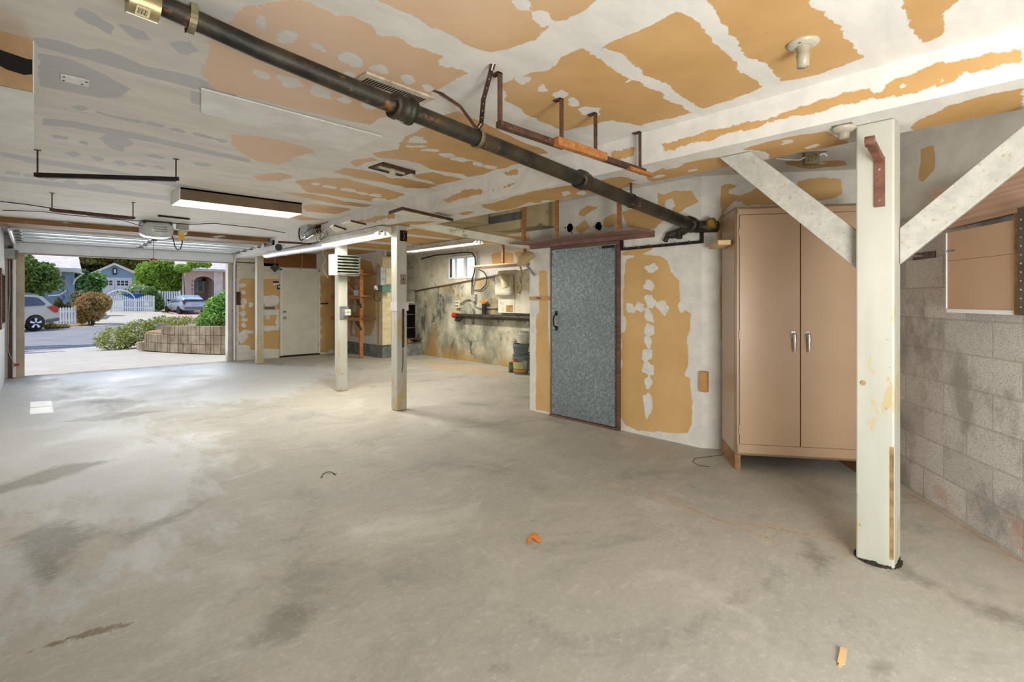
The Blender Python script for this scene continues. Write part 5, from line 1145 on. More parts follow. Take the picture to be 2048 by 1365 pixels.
# corner lumber, panel and fuse boxes
tag(MB().box(XS - .06, XS + .16, 10.1, 10.155, .30, 2.3).build('corner_plank', mot('yellow plank', (222, 210, 172), (200, 184, 140), 4, .7, stretch=(1, 1, 3))), 'tall pale yellow corner plank under the electric panel', 'plank')
a, b = fy(757, 571, 10.0), fy(778, 536, 10.0); t = thing('breaker_box', 'old grey steel electric panel behind the banded post', 'electric panel', a)
MB().box(a.x, b.x + .03, 9.9, 10.09, a.z, b.z).build('cabinet', M['greymetal'], t, .006); MB().box(a.x + .12, b.x + .03, 9.88, 9.9, a.z + .02, b.z - .01).build('cover', mot('stained cover', (186, 180, 150), (150, 148, 130), 6, .5, .2), t, .004)
c = (a + b) / 2; MB().cyl((a.x + .06, 9.899, a.z + .14), (a.x + .06, 9.88, a.z + .14), .02, 10).build('knockout', M['steel'], t)
a2, b2 = fy(760, 585, 10.0), fy(776, 571, 10.0); t = thing('fuse_box', 'small green metal box directly under the grey electric panel', 'fuse box', a2); MB().box(a2.x, b2.x + .02, 9.9, 10.09, a2.z, a.z - .004).build('case', M['green'], t, .004); MB().cyl((b2.x - .0, 9.9, a2.z + .06), (b2.x, 9.89, a2.z + .06), .01, 8).build('screw', M['white'], t)
P = [fy(u, v, 10.05) for u, v in ((752, 577), (748, 585), (748, 597), (753, 603), (759, 602), (762, 592), (762, 586))]; wire('panel_cord', P, .009, M['black'], 'black cord loop hanging left of the green fuse box', 'cord')
c = fy(752, 577, 10.08); tag(MB().box(c.x - .04, c.x + .04, 10.06, 10.1, c.z - .03, c.z + .06).build('wall_outlet', M['white'], None, .003), 'small white outlet left of the grey electric panel', 'outlet')
# dark recess with rack
t = thing('wire_rack', 'dark recessed rack with thin pale shelves behind banded post', 'rack', (6.3, 10.6, .3)); z0 = .3
for zz in (.62, .95, 1.25, 1.55, 1.85, 2.1): MB().box(5.92, 6.84, 10.62, 10.66, zz, zz + .02).build('shelf_edge', M['steel'] if zz != 1.25 else M['white'], t)
MB().box(5.9, 5.93, 10.6, 10.9, z0, 2.3).box(6.83, 6.86, 10.6, 10.9, z0, 2.3).build('upright', M['dark'], t)
t = thing('wooden_pallet', 'weathered brown pallet on the curb in the dark recess', 'pallet', (6.3, 10.35, .3))
for zz in (.285, .375): 
    for k in range(3): MB().box(5.88, 6.84, 10.2 + k * .1, 10.28 + k * .1, zz, zz + .022).build('slat', M['brownw'], t)
for xx in (5.9, 6.35, 6.77): MB().box(xx, xx + .07, 10.2, 10.48, .307, .375).build('block', M['wood'], t)

# ================================================================== OLD CONCRETE WALL ITEMS
X = XR
def g(u, v, d=.0): return fx(u, v, X - d)
t = thing('waste_pipe', 'black horizontal waste pipe with orange plugs along the stained concrete wall', 'pipe', g(980, 634))
a, b = g(915, 632, .08), fx(1075, 633, X - .08); b.z = a.z
MB().cyl(a, b, .05, 16).build('pipe_run', M['blackpipe'], t)
MB().cyl(a + Vector((0, .14, .01)), a + Vector((0, .02, .0)), .06, 16).build('orange_plug', M['red'], t)
c = g(968, 632, .08); MB().cyl(c, Vector((c.x, c.y, g(968, 608, .08).z)), .045, 14).build('riser', M['blackpipe'], t); d = g(968, 606, .08); MB().cyl(d, d + Vector((0, 0, .05)), .055, 14).cyl(d + Vector((0, -.12, .03)), d + Vector((0, .12, .03)), .02, 10).build('orange_cap', M['orange'], t)
MB().tube([a + Vector((0, .0, -.02)), a + Vector((-.02, .02, -.09)), a + Vector((-.03, -.1, -.1)), a + Vector((0, -.16, -.02))], .035, 12).build('trap', M['blackpipe'], t)
for k, (u, v) in enumerate(((916, 609), (948, 596))):
    c = g(u, v, .03); t = thing('outlet_box', ('small four-socket outlet box on the dark stained concrete', 'grey switch box on the conduit below the high window')[k], 'outlet', c)
    MB().box(X - .06, X - .001, c.y - .07, c.y + .07, c.z - .08, c.z + .08).build('box', M['greymetal'] if k else M['cream'], t, .004)
    for i in (-.03, .03):
        for j in (-.035, .035): MB().cyl((X - .061, c.y + i, c.z + j), (X - .065, c.y + i, c.z + j), .018, 8).build('receptacle', M['black'] if not k else M['beige'], t)
P = [g(u, v, .03) for u, v in ((843, 518), (870, 511), (900, 508), (930, 505), (944, 506), (950, 515), (951, 530), (948, 548), (944, 560), (944, 590))]
wire('conduit', P, .014, M['dark'], 'dark cable arching over the high window down the concrete wall')
P = [g(u, v, .03) for u, v in ((954, 502), (953, 535), (950, 560), (946, 575), (945, 600), (950, 612), (957, 616), (995, 616))]
wire('conduit', P, .012, M['greymetal'], 'grey conduit running down and right beneath the white wall panels')
P = [g(u, v, .04) for u, v in ((958, 539), (968, 545), (974, 555), (972, 570), (962, 580), (948, 581))]
wire('cable_loop', P, .011, M['black'], 'black cable loop left of the white wall panels')
P = [g(u, v, .03) for u, v in ((942, 600), (932, 600), (925, 606), (920, 608))]; wire('conduit', P, .012, M['strap'], 'short flexible conduit between two outlet boxes on concrete wall')
# white panels with elbow
def panels():
    t = thing('water_heater_cover', 'white sheet metal cover with vent elbow mounted on the far wall', 'heater cover', g(1010, 590, .1)); wm_ = M['cream']
    def bx(u0, v0, u1, v1, d0, d1): a, b = fx(u0, v1, X - d1), fx(u1, v0, X - d1); return MB().box(X - d1, X - d0, b.y, a.y, a.z, b.z)
    bx(996, 540, 1029, 626, .002, .12).build('left_panel', wm_, t, .004); bx(1029.5, 540, 1062, 627, .002, .12).build('right_panel', wm_, t, .004)
    a, b = fx(988, 592, X - .22), fx(1022, 549, X - .22); MB().box(X - .22, X - .121, b.y, a.y, a.z, b.z).build('rounded_shell', wm_, t, .09)
    c = fx(1013, 555, X - .24); MB().tube([Vector((X - .2, c.y + .08, c.z)), Vector((X - .32, c.y + .05, c.z + .0)), Vector((X - .36, c.y - .05, c.z - .03)), Vector((X - .34, c.y - .09, c.z - .2))], .07, 16).build('vent_elbow', mot('ivory vent', (222, 212, 180), (200, 190, 156), 5, .5), t)
    bx(1012, 611, 1025, 624, .121, .125).build('opening', mot('tan opening', (196, 150, 90), (120, 86, 50), 9, .7), t)
    bx(1032, 571, 1035, 587, .121, .13).build('tape', M['lumber'], t)
panels()
P = [fx(u, v, 6.2) for u, v in ((1041, 534), (1044, 548), (1040, 560), (1043, 570), (1041, 580), (1039, 588))]
t = thing('hanging_rope', 'short twisted rope hanging in front of the white wall panels', 'rope', P[0])
for s in (0, math.pi): MB().tube([p + Vector((.012 * math.cos(i * 1.3 + s), .018 * math.sin(i * 1.3 + s), 0)) for i, p in enumerate(P)], .009, 8).build('strand', mot('rope', (186, 168, 120), (150, 132, 90), 20, .9), t)
t = thing('hanging_shelf', 'long thin cream shelf hung near ceiling beside the high window', 'shelf', fx(1010, 530, 6.2))
a, b = fx(953, 536, 6.3), fx(1056, 530, 6.3); b.z = a.z
MB().box(6.1, 6.45, b.y - .3, a.y, a.z - .0, a.z + .025).build('plank', M['lumber'], t); MB().box(6.08, 6.1, b.y - .3, a.y - .4, a.z - .05, a.z + .0).build('edge_batten', M['brownw'], t)
for u in (1006, 1049): q = fx(u, 520, 6.12); MB().box(6.1, 6.14, q.y - .02, q.y + .02, a.z + .025, ZC - .002).build('hanger_stick', M['wood'], t)
# buckets
def bucket(c, r, h, col, label, lid=False, bail=True):
    t = thing('paint_bucket', label, 'bucket', c)
    MB().lathe(c, (0, 0, 1), [(0, r * .86), (.01, r * .88), (h * .8, r * .97), (h * .82, r * 1.03), (h * .86, r * 1.03), (h * .88, r), (h, r), (h, r * 1.03), (h + .012, r * 1.03), (h + .012, r * .9 if not lid else r * .9), (h - .0, r * .86)], 26).build('pail', col, t)
    if lid: MB().lathe(c + Vector((0, 0, h)), (0, 0, 1), [(0, r * 1.05), (.02, r * 1.06), (.022, r * .8), (.014, .0)], 26).build('lid', col, t)
    if bail: MB().tube([c + Vector((r * 1.04 * math.cos(a) * -.7, r * 1.04 * math.cos(a) * .72, h * .86 + (.42 * r * math.sin(a) + .02) * (1 if bail > 1 else -1.2))) for a in np.linspace(0, math.pi, 12)], .0035, 6).build('bail_handle', M['steel'], t)
    return t
cbk = fz(1042, 748, 0); 
gp = mot('grey green pail', (118, 134, 134), (96, 112, 112), 5, .5)
b1 = bucket(cbk, .148, .34, gp, 'lower dark grey bucket with torn colourful label by closet corner', False, 1)
def band(a0, a1, z0, z1, r, mt, nm):
    m = MB(); k = 12
    for i in range(k):
        A, B = a0 + (a1 - a0) * i / k, a0 + (a1 - a0) * (i + 1) / k
        m.add([cbk + Vector((r * math.cos(A), r * math.sin(A), z0)), cbk + Vector((r * math.cos(B), r * math.sin(B), z0)), cbk + Vector(((r + .006) * math.cos(B), (r + .006) * math.sin(B), z1)), cbk + Vector(((r + .006) * math.cos(A), (r + .006) * math.sin(A), z1))], [(0, 1, 2, 3)], True)
    m.build(nm, mt, b1)
band(2.6, 4.1, .1, .22, .141, mot('label green', (150, 160, 90), (196, 186, 120), 14, .5, c3=(220, 210, 180)), 'label'); band(2.6, 4.6, .05, .09, .139, M['orange'], 'label_stripe'); band(2.7, 3.4, .22, .27, .145, M['red'], 'label_mark'); band(4.1, 4.8, .1, .25, .141, mot('label grey', (186, 188, 184), (150, 152, 150), 12, .5), 'label')
b2 = bucket(cbk + Vector((0, 0, .355)), .146, .17, gp, 'upper short grey bucket stacked on the labelled bucket', False, 0)
bucket(cbk + Vector((.02, -.05, .54)), .088, .2, mot('dirty white pail', (222, 222, 214), (194, 192, 182), 6, .5), 'small white pail with raised wire handle on top of stacked buckets', False, 2)
bucket(fz(1058, 742, 0), .13, .33, mot('pale pail', (196, 204, 206), (168, 178, 182), 6, .5), 'pale bucket mostly hidden behind the closet wall corner', False, 0)
tag(MB().lathe(fz(1026, 745, 0), (0, 0, 1), [(0, .07), (.0, .08), (.18, .08), (.185, .083), (.19, .075)], 20).build('paint_can', mot('green can', (70, 84, 50), (120, 126, 96), 12, .5, c3=(214, 210, 196))), 'small green and cream paint can left of the stacked buckets', 'can')

# ================================================================== OUTDOORS
GZp = [(12.1, -.01), (19, -.15), (24, -.2), (31, -.14), (36, .05), (43, .26), (46, .42), (60, 1.25), (95, 2.6)]
def hz(y):
    for (a, b), (c, d) in zip(GZp[:-1], GZp[1:]):
        if y <= c: return b + (d - b) * max(0, (y - a)) / (c - a)
    return GZp[-1][1]
def strip_g(name, Lp, Rp, mat, dz, n=14, nx=8):
    m = MB(); rows = []
    def at(pl, f): f *= len(pl) - 1; i = min(int(f), len(pl) - 2); return Vector(pl[i]).lerp(Vector(pl[i+1]), f - i)
    N = n * (len(Lp) - 1)
    for i in range(N + 1):
        a, b = at(Lp, i / N), at(Rp, i / N); rows.append([(p.x, p.y, hz(p.y) + dz) for p in (a.lerp(b, j / nx) for j in range(nx + 1))])
    vs_ = [p for r in rows for p in r]; k = nx + 1
    m.add(vs_, [(i*k+j, i*k+j+1, (i+1)*k+j+1, (i+1)*k+j) for i in range(N) for j in range(nx)]); return m.build(name, mat)
M['apron'] = mot('sunlit concrete', (190, 184, 174), (180, 174, 164), 1.2, .85, c3=(166, 160, 152))
M['asph'] = mot('asphalt', (142, 142, 146), (124, 124, 128), 1.5, .9, 0, .5, c3=(156, 156, 158))
M['soil'] = mot('dry soil', (180, 150, 112), (140, 120, 84), 1.5, .95, 0, .6, c3=(110, 120, 70))
M['brickp'] = mot('pinkish brick drive', (206, 172, 160), (184, 150, 140), 3, .9)
structure(strip_g('ground', [(-30, 12.3), (-30, 95)], [(45, 12.3), (45, 95)], M['soil'], -.04, 40, 10))
structure(strip_g('driveway', [(-2.5, 12.0), (-4, 17.2)], [(6, 12.0), (4.5, 22.9)], M['apron'], -.012, 12))
structure(strip_g('road', [(-14, 10.6 + .3), (-14, 23.8)], [(24, 35), (24, 47.6)], M['asph'], -.02, 14, 40))
rdir = Vector((.85, .53))
structure(strip_g('neighbour_driveway', [(2.2, 33.5), (3.3, 44.5), (4.2, 60)], [(9.2, 37.8), (6.9, 44.5), (7.6, 60)], M['apron'], .0))
structure(strip_g('brick_driveway', [(7.2, 38.2), (7.4, 47)], [(12.5, 41.5), (10.6, 47)], M['brickp'], .01))
def at_y(u, y, z=None): p = fy(u, 600, y); return Vector((p.x, y, hz(y) if z is None else z))
def ry(u, v, y): return fy(u, v, y)

# foliage: many small leaf faces over a few rounded lobes, with bare stems
def leafmat(name, cols, rough=.6):
    t = NT(name); a = t.attr('tone'); st = [(i / (len(cols) - 1), s2l(c)) for i, c in enumerate(cols)]
    t.out(t.ramp(a, st), rough); t.b.inputs['Subsurface Weight'].default_value = 0
    tr = t.n('ShaderNodeBsdfTranslucent'); t.L(t.ramp(a, st), tr.inputs[0]); mx = t.n('ShaderNodeMixShader'); mx.inputs[0].default_value = .3
    o = t.t.nodes['Material Output']; t.L(t.b.outputs[0], mx.inputs[1]); t.L(tr.outputs[0], mx.inputs[2]); t.L(mx.outputs[0], o.inputs[0]); return t.m
def foliage(lobes, n, size, mat, parent, name='foliage', shell=.55, up=0):
    V = []; Fc = []; T = []
    w_ = np.array([l[3] * l[4] * l[5] for l in lobes]) ** .667; w_ /= w_.sum()
    for i in range(n):
        l = lobes[RNG.choice(len(lobes), p=w_)]; d = RNG.normal(size=3); d /= np.linalg.norm(d); r = shell + (1 - shell) * RNG.random()
        c = np.array(l[:3]) + d * r * np.array(l[3:6]); a = RNG.normal(size=3) + np.array([0, 0, up]); a /= np.linalg.norm(a); b = np.cross(a, RNG.normal(size=3)); b /= np.linalg.norm(b)
        s = size * (.6 + .8 * RNG.random()); nb = len(V)
        V += [tuple(c - a * s), tuple(c + b * s * .45), tuple(c + a * s), tuple(c - b * s * .45)]; Fc.append((nb, nb + 1, nb + 2, nb + 3)); T += [RNG.random()] * 4
    me = bpy.data.meshes.new(name); me.from_pydata(V, [], Fc); at = me.attributes.new('tone', 'FLOAT', 'POINT'); at.data.foreach_set('value', T); me.materials.append(mat)
    o = bpy.data.objects.new(name, me); COL.objects.link(o)
    if parent is not None: o.parent = parent; o.matrix_parent_inverse = Matrix.Translation(-parent.location)
    return o
LG = leafmat('bright leaf', [(112, 150, 48), (150, 186, 70), (190, 214, 104)]); LD = leafmat('dark leaf', [(34, 58, 34), (56, 84, 44), (88, 112, 60)])
LM = leafmat('mid leaf', [(80, 112, 50), (112, 142, 66), (150, 168, 92)]); LR = leafmat('reddish leaf', [(120, 126, 56), (176, 150, 80), (212, 150, 120), (170, 172, 90)])
LJ = leafmat('juniper', [(74, 126, 50), (136, 188, 84), (196, 226, 136)]); LY = leafmat('yellow green leaf', [(110, 128, 60), (156, 164, 84), (196, 196, 120)])
BK = mot('bark', (96, 80, 64), (66, 54, 44), 14, .9, 0, .6)
def plant(name, label, cat, base, lobes, n, size, mat, stems=3, group=None, h=None, shell=.5, up=0):
    sx_ = .64 if base.y > 30 and name not in ('backdrop_tree', 'street_tree') else 1
    lobes = [(l[0] * sx_, l[1], l[2], l[3] * sx_, l[4], l[5]) for l in lobes]
    t = thing(name, label, cat, base, group); L_ = [(base.x + l[0], base.y + l[1], base.z + l[2]) + tuple(l[3:]) for l in lobes]
    foliage(L_, n, size, mat, t, shell=shell, up=up)
    if stems:
        m = MB()
        for k in range(stems):
            l = L_[k % len(L_)]; o = Vector((base.x + .06 * (k - stems / 2), base.y, base.z - .02)); e = Vector(l[:3]); m.tube([o, o.lerp(e, .5) + Vector((.04 * (k % 2), 0, .05)), e], .05, 8, True, [max(.02, size * .5), max(.015, size * .35), .01])
        m.build('stem', BK, t)
    return t

# stepped concrete retaining wall
def retaining():
    base = [fz(273, 700, -.1), fz(340, 705, -.08), fz(400, 707.5, -.05), fz(437, 708.5, -.04), fz(470, 709, -.03)]
    tops = [[684, 667, 652, 652], [667, 652, 652, 652], [652] * 4]
    t = thing('retaining_wall', 'stepped low retaining wall of weathered brown concrete blocks at right of driveway', 'retaining wall', base[1])
    t2 = NT('weathered split block'); n = t2.noise(2.5, 6, .65); c = t2.ramp(n, [(.3, s2l((118, 100, 76))), (.5, s2l((156, 138, 112))), (.68, s2l((188, 172, 146)))]); t2.bump(t2.noise(30, 4), .6, .01); mb_ = t2.out(c, .9)
    pts = [base[0], base[1], base[2], base[3], base[4] + Vector((.6, -.3, 0))]
    cum = [0]
    for a, b in zip(pts[:-1], pts[1:]): cum.append(cum[-1] + (b - a).length)
    def at(s):
        s = max(0, min(s, cum[-1] - 1e-4))
        for i in range(len(pts) - 1):
            if s <= cum[i+1]: return pts[i].lerp(pts[i+1], (s - cum[i]) / (cum[i+1] - cum[i]))
    hh = .235; tot = cum[-1]
    def top(s): 
        f = s / tot
        return 1 if f < .09 else 2 if f < .27 else 3 if f < .90 else 4
    cuts = [0]
    while cuts[-1] < tot - .02: cuts.append(min(tot, cuts[-1] + random.choice((.1, .13, .17, .22))))
    for r in range(4):
        s = 0
        for s_, e_ in zip(cuts[:-1], cuts[1:]):
            s = s_; w_ = e_ - s_
            if top(s + w_ / 2) > r:
                a, b = at(s + .009), at(s + w_ - .009); d = (b - a); nrm = Vector((d.y, -d.x, 0)).normalized(); z0 = a.z + r * hh
                MB().obox(Vector((a.x, a.y, z0)) - nrm * (.2 - .012 * random.random()), Vector((d.x, d.y, 0)), nrm * .2, (0, 0, hh - .008)).build('block', mb_, t, .006)
    return at, tot
at_w, tot_w = retaining()
structure(MB().prism([(fz(285, 699, -.1) + Vector((.1, .3, 0))), fz(340, 704, -.08) + Vector((.1, .3, 0)), fz(400, 707, -.05) + Vector((.1, .25, 0)), fz(470, 708, -.03) + Vector((.6, 0, 0)), Vector((9, 16, 0)), Vector((9, 21, 0)), Vector((3.5, 19.6, 0))], (0, 0, .48)).build('planting_bank', M['soil']))
bp = fz(320, 668, .35); a, b = fp(313, 662, bp, (ray(313, 660).x, ray(313, 660).y, 0)), None
t = thing('planter_box', 'grey weathered timber planter box behind the stepped wall', 'planter', bp)
A = fz(313, 664, .34); B = fz(359, 665, .34); MB().obox(Vector((A.x, A.y, .40)), Vector((B.x - A.x, B.y - A.y, 0)), Vector((.05, .06, 0)), (0, 0, .2)).build('timber_side', mot('grey timber', (150, 144, 140), (120, 116, 112), 3, .8, stretch=(1, 1, 8)), t)
p = Vector((fz(278, 698, -.1).x + .0, 18.4, -.1))
plant('low_shrub', 'light green leafy shrub at the left end of the stepped wall', 'shrub', Vector((2.0, 19.0, -.14)), [(-.25, -.1, .3, .55, .5, .38), (.35, .1, .45, .6, .5, .42), (.95, .3, .55, .55, .5, .42)], 3600, .045, LY, 4)
plant('ground_cover', 'yellow-green ground cover plants along the top of the planter', 'plants', Vector((4.4, 17.0, .6)), [(-.5, 0, .1, .6, .4, .14), (.4, 0, .12, .7, .4, .15), (-1.3, .4, .1, .5, .4, .14)], 2200, .035, LY, 0)
plant('juniper_bush', 'bright green juniper bush spilling over the stepped wall at right', 'bush', Vector((3.75, 15.2, .62)), [(-.05, .1, .5, .42, .45, .36), (-.32, .0, .18, .34, .4, .26), (.4, .1, .62, .6, .5, .45), (-.5, -.05, .02, .2, .3, .12), (.15, -.15, .22, .45, .35, .3)], 9000, .05, LJ, 5, shell=.5)

# picket fences
def fence(p0, p1, n, h, label, z0=None, pw=.09, gate=False):
    t = thing('picket_fence', label, 'fence', p0); d = (p1 - p0); L_ = d.length; d.normalize(); nrm = Vector((d.y, -d.x, 0)).normalized()
    for k in range(n):
        c = p0.lerp(p1, (k + .5) / n); hh = h * (1 + (.12 * math.sin(k / n * math.pi * 3) if gate else 0))
        MB().prism([c - d * pw / 2 + Vector((0, 0, .05)), c + d * pw / 2 + Vector((0, 0, .05)), c + d * pw / 2 + Vector((0, 0, hh - .07)), c + Vector((0, 0, hh)), c - d * pw / 2 + Vector((0, 0, hh - .07))], nrm * .02).build('picket', M['whitem'], t)
    for zz in (h * .28, h * .75): MB().bar(p0 + Vector((0, 0, zz)) - nrm * .03, p1 + Vector((0, 0, zz)) - nrm * .03, .04, .07).build('rail', M['whitem'], t)
    for q in (p0, p1): MB().bar(q - nrm * .06 + Vector((0, 0, -.05)), q - nrm * .06 + Vector((0, 0, h + .05)), .09, .09).build('post', M['whitem'], t)
    return t
fence(at_y(112, 34.2), at_y(152, 34.6), 7, .95, 'short white picket fence between the silver car and red-tinged bush')
fence(at_y(222, 46.0), at_y(308, 46.0), 20, 1.15, 'white picket gate and fence in front of the blue garage', gate=True)
fence(at_y(318, 47.5), at_y(360, 47.5), 9, 1.5, 'tall pale board fence gate left of the parked grey car', pw=.2)
c = at_y(240, 46.1); t = thing('garden_arch', 'white curved metal arch over the picket gate', 'arch', c)
MB().tube([c + Vector((.9 * -math.cos(a), 0, .75 + .85 * math.sin(a))) for a in np.linspace(0, math.pi, 16)], .035, 8).build('arch_tube', M['whitem'], t)
each(MB().cyl(c + Vector((-.9, 0, 0)), c + Vector((-.9, 0, .75)), .035, 8).cyl(c + Vector((.9, 0, 0)), c + Vector((.9, 0, .75)), .035, 8), 'leg', M['whitem'], t)
c = at_y(267, 47.2); t = thing('recycling_bin', 'blue recycling bin behind the white picket fence', 'bin', c); bl = paint('bin blue', (62, 104, 176), .5)
MB().box(c.x - .6, c.x + .6, c.y - .3, c.y + .3, c.z, c.z + 1.2).build('body', bl, t, .03); MB().box(c.x - .64, c.x + .64, c.y - .34, c.y + .34, c.z + 1.2, c.z + 1.3).build('lid', bl, t, .02)

# blue house, blue garage, pink house
BLU = mot('blue stucco', (142, 174, 200), (130, 162, 190), .9, .8); SH = mot('pale shingle', (214, 206, 204), (190, 182, 182), 3, .85, c3=(160, 156, 156))
GL = mot('dark pane', (40, 44, 48), (60, 66, 70), 2, .15)
def numerals(txt, o, dx, size, mat, parent, step):
    for k, ch in enumerate(txt):
        cu = bpy.data.curves.new('digit', 'FONT'); cu.body = ch; cu.size = size; cu.extrude = .01; cu.align_x = 'CENTER'
        tmp = bpy.data.objects.new('tmp', cu); COL.objects.link(tmp); bpy.context.view_layer.update(); dm = bpy.data.meshes.new_from_object(tmp.evaluated_get(bpy.context.evaluated_depsgraph_get())); bpy.data.objects.remove(tmp)
        ob = bpy.data.objects.new('house_digit', dm); COL.objects.link(ob); dm.materials.clear(); dm.materials.append(mat)
        ob.rotation_euler = (math.pi / 2, 0, 0); ob.location = Vector(o) - Vector((0, 0, step * k)) - parent.location; ob.parent = parent
def house1():
    Y = 40.0; L, R = ry(20, 600, Y).x, ry(146, 600, Y).x; gz = hz(Y) - .1; ez = ry(120, 538, Y).z
    t = thing('blue_house', 'blue stucco house with pale shingle roof behind the silver car', 'house', (0, Y, gz))
    MB().box(L, R, Y, Y + 6, gz, ez).build('wall', BLU, t)
    R2 = ry(156, 600, Y).x
    MB().box(R, R2 - .1, Y + 1.2, Y + 6, gz, ez).build('wall', BLU, t)
    RR = ry(161, 600, Y).x
    MB().prism([(L - .5, Y - .7, ez - .02), (L - .5, Y + 3.4, ez + 1.5), (L - .5, Y + 7, ez - .02), (L - .5, Y + 7, ez - .16), (L - .5, Y - .7, ez - .16)], (RR - L + .5, 0, 0)).build('roof', SH, t)
    MB().box(L - .5, RR + .02, Y - .74, Y - .7, ez - .2, ez + .03).build('fascia', M['white'], t)
    w0, w1, z0, z1 = ry(74, 600, Y).x, ry(119, 600, Y).x, ry(100, 577, Y).z, ry(100, 546, Y).z
    f = MB().box(w0 - .1, w1 + .1, Y - .05, Y, z0 - .1, z0).box(w0 - .1, w1 + .1, Y - .05, Y, z1, z1 + .1).box(w0 - .1, w0, Y - .05, Y, z0, z1).box(w1, w1 + .1, Y - .05, Y, z0, z1).box((w0 + w1) / 2 - .04, (w0 + w1) / 2 + .04, Y - .04, Y, z0, z1).box(w0 + (w1 - w0) * .75, w0 + (w1 - w0) * .75 + .05, Y - .04, Y, z0, z1).build('window', M['white'], t)
    MB().box(w0, w1, Y - .02, Y - .005, z0, z1).build('pane', GL, f)
    MB().tube([(R - .0, Y - .05, ez - .9), (R + .1, Y - .1, ez - .6), (R + .45, Y - .3, ez - .25), (RR - .2, Y - .5, ez - .18)], .05, 8).build('eave_brace', M['white'], t)
    numerals('3913', (ry(127, 600, Y).x, Y - .02, ry(127, 552, Y).z - .25), 0, .34, mot('digit blue grey', (84, 104, 124), (74, 94, 112), 5, .5), t, .38)
    c = at_y(60, 39.0)
house1()
def garage2():
    Y = 61.0; L, R = ry(186, 600, Y).x, ry(278, 600, Y).x; gz = hz(Y) - .1; ez = ry(230, 554, Y).z; pz = ry(228, 532, Y).z; mx = ry(228, 600, Y).x
    t = thing('blue_garage', 'small blue gabled garage with white double doors', 'garage', (mx, Y, gz))
    bz = fy(278, 551, Y).z; az = fy(198, 546, Y).z; e = (az + bz) / 2 - .1
    MB().prism([(L, Y, gz), (R, Y, gz), (R, Y, e), (mx, Y, pz), (L, Y, e)], (0, 6, 0)).build('wall', BLU, t)
    MB().prism([(L - .35, Y - .3, e - .2), (mx, Y - .3, pz + .05), (mx, Y - .3, pz + .28), (L - .35, Y - .3, e + .05)], (0, 6.5, 0)).prism([(R + .35, Y - .3, e - .2), (mx, Y - .3, pz + .05), (mx, Y - .3, pz + .28), (R + .35, Y - .3, e + .05)], (0, 6.5, 0)).build('roof', M['white'], t)
    dl, dr, dt = ry(197, 600, Y).x, ry(260, 600, Y).x, ry(230, 558, Y).z; mid = (dl + dr) / 2
    MB().box(dl - .15, dr + .15, Y - .06, Y - .0, gz, dt + .12).build('door_frame', M['white'], t)
    for a, b in ((dl, mid - .02), (mid + .02, dr)):
        d = MB().box(a, b, Y - .12, Y - .06, gz + .05, dt).build('door', mot('lavender white door', (216, 220, 232), (206, 210, 224), 2, .6), t)
        z0, z1 = ry(230, 572, Y).z, ry(230, 561, Y).z
        for i in range(3):
            for j in range(2):
                x0 = a + .12 + (b - a - .24) * i / 3 + .04; x1 = a + .12 + (b - a - .24) * (i + 1) / 3 - .04; q0 = z0 + (z1 - z0) * j / 2 + .04; q1 = z0 + (z1 - z0) * (j + 1) / 2 - .04
                MB().box(x0, x1, Y - .13, Y - .118, q0, q1).build('pane', GL, d)
        hx = b - .2 if a == dl else a + .2; MB().box(hx - .03, hx + .03, Y - .16, Y - .12, ry(230, 586, Y).z, ry(230, 582, Y).z).build('handle', M['dark'], d)
    c = Vector((mx + .05, Y, ry(228, 543, Y).z)); MB().box(c.x - .15, c.x + .15, Y - .2, Y - .0, c.z - .3, c.z + .3).build('lantern', M['dark'], t); MB().box(c.x - .08, c.x + .08, Y - .21, Y - .2, c.z - .18, c.z + .2).build('lantern_glass', M['white'], t)
garage2()
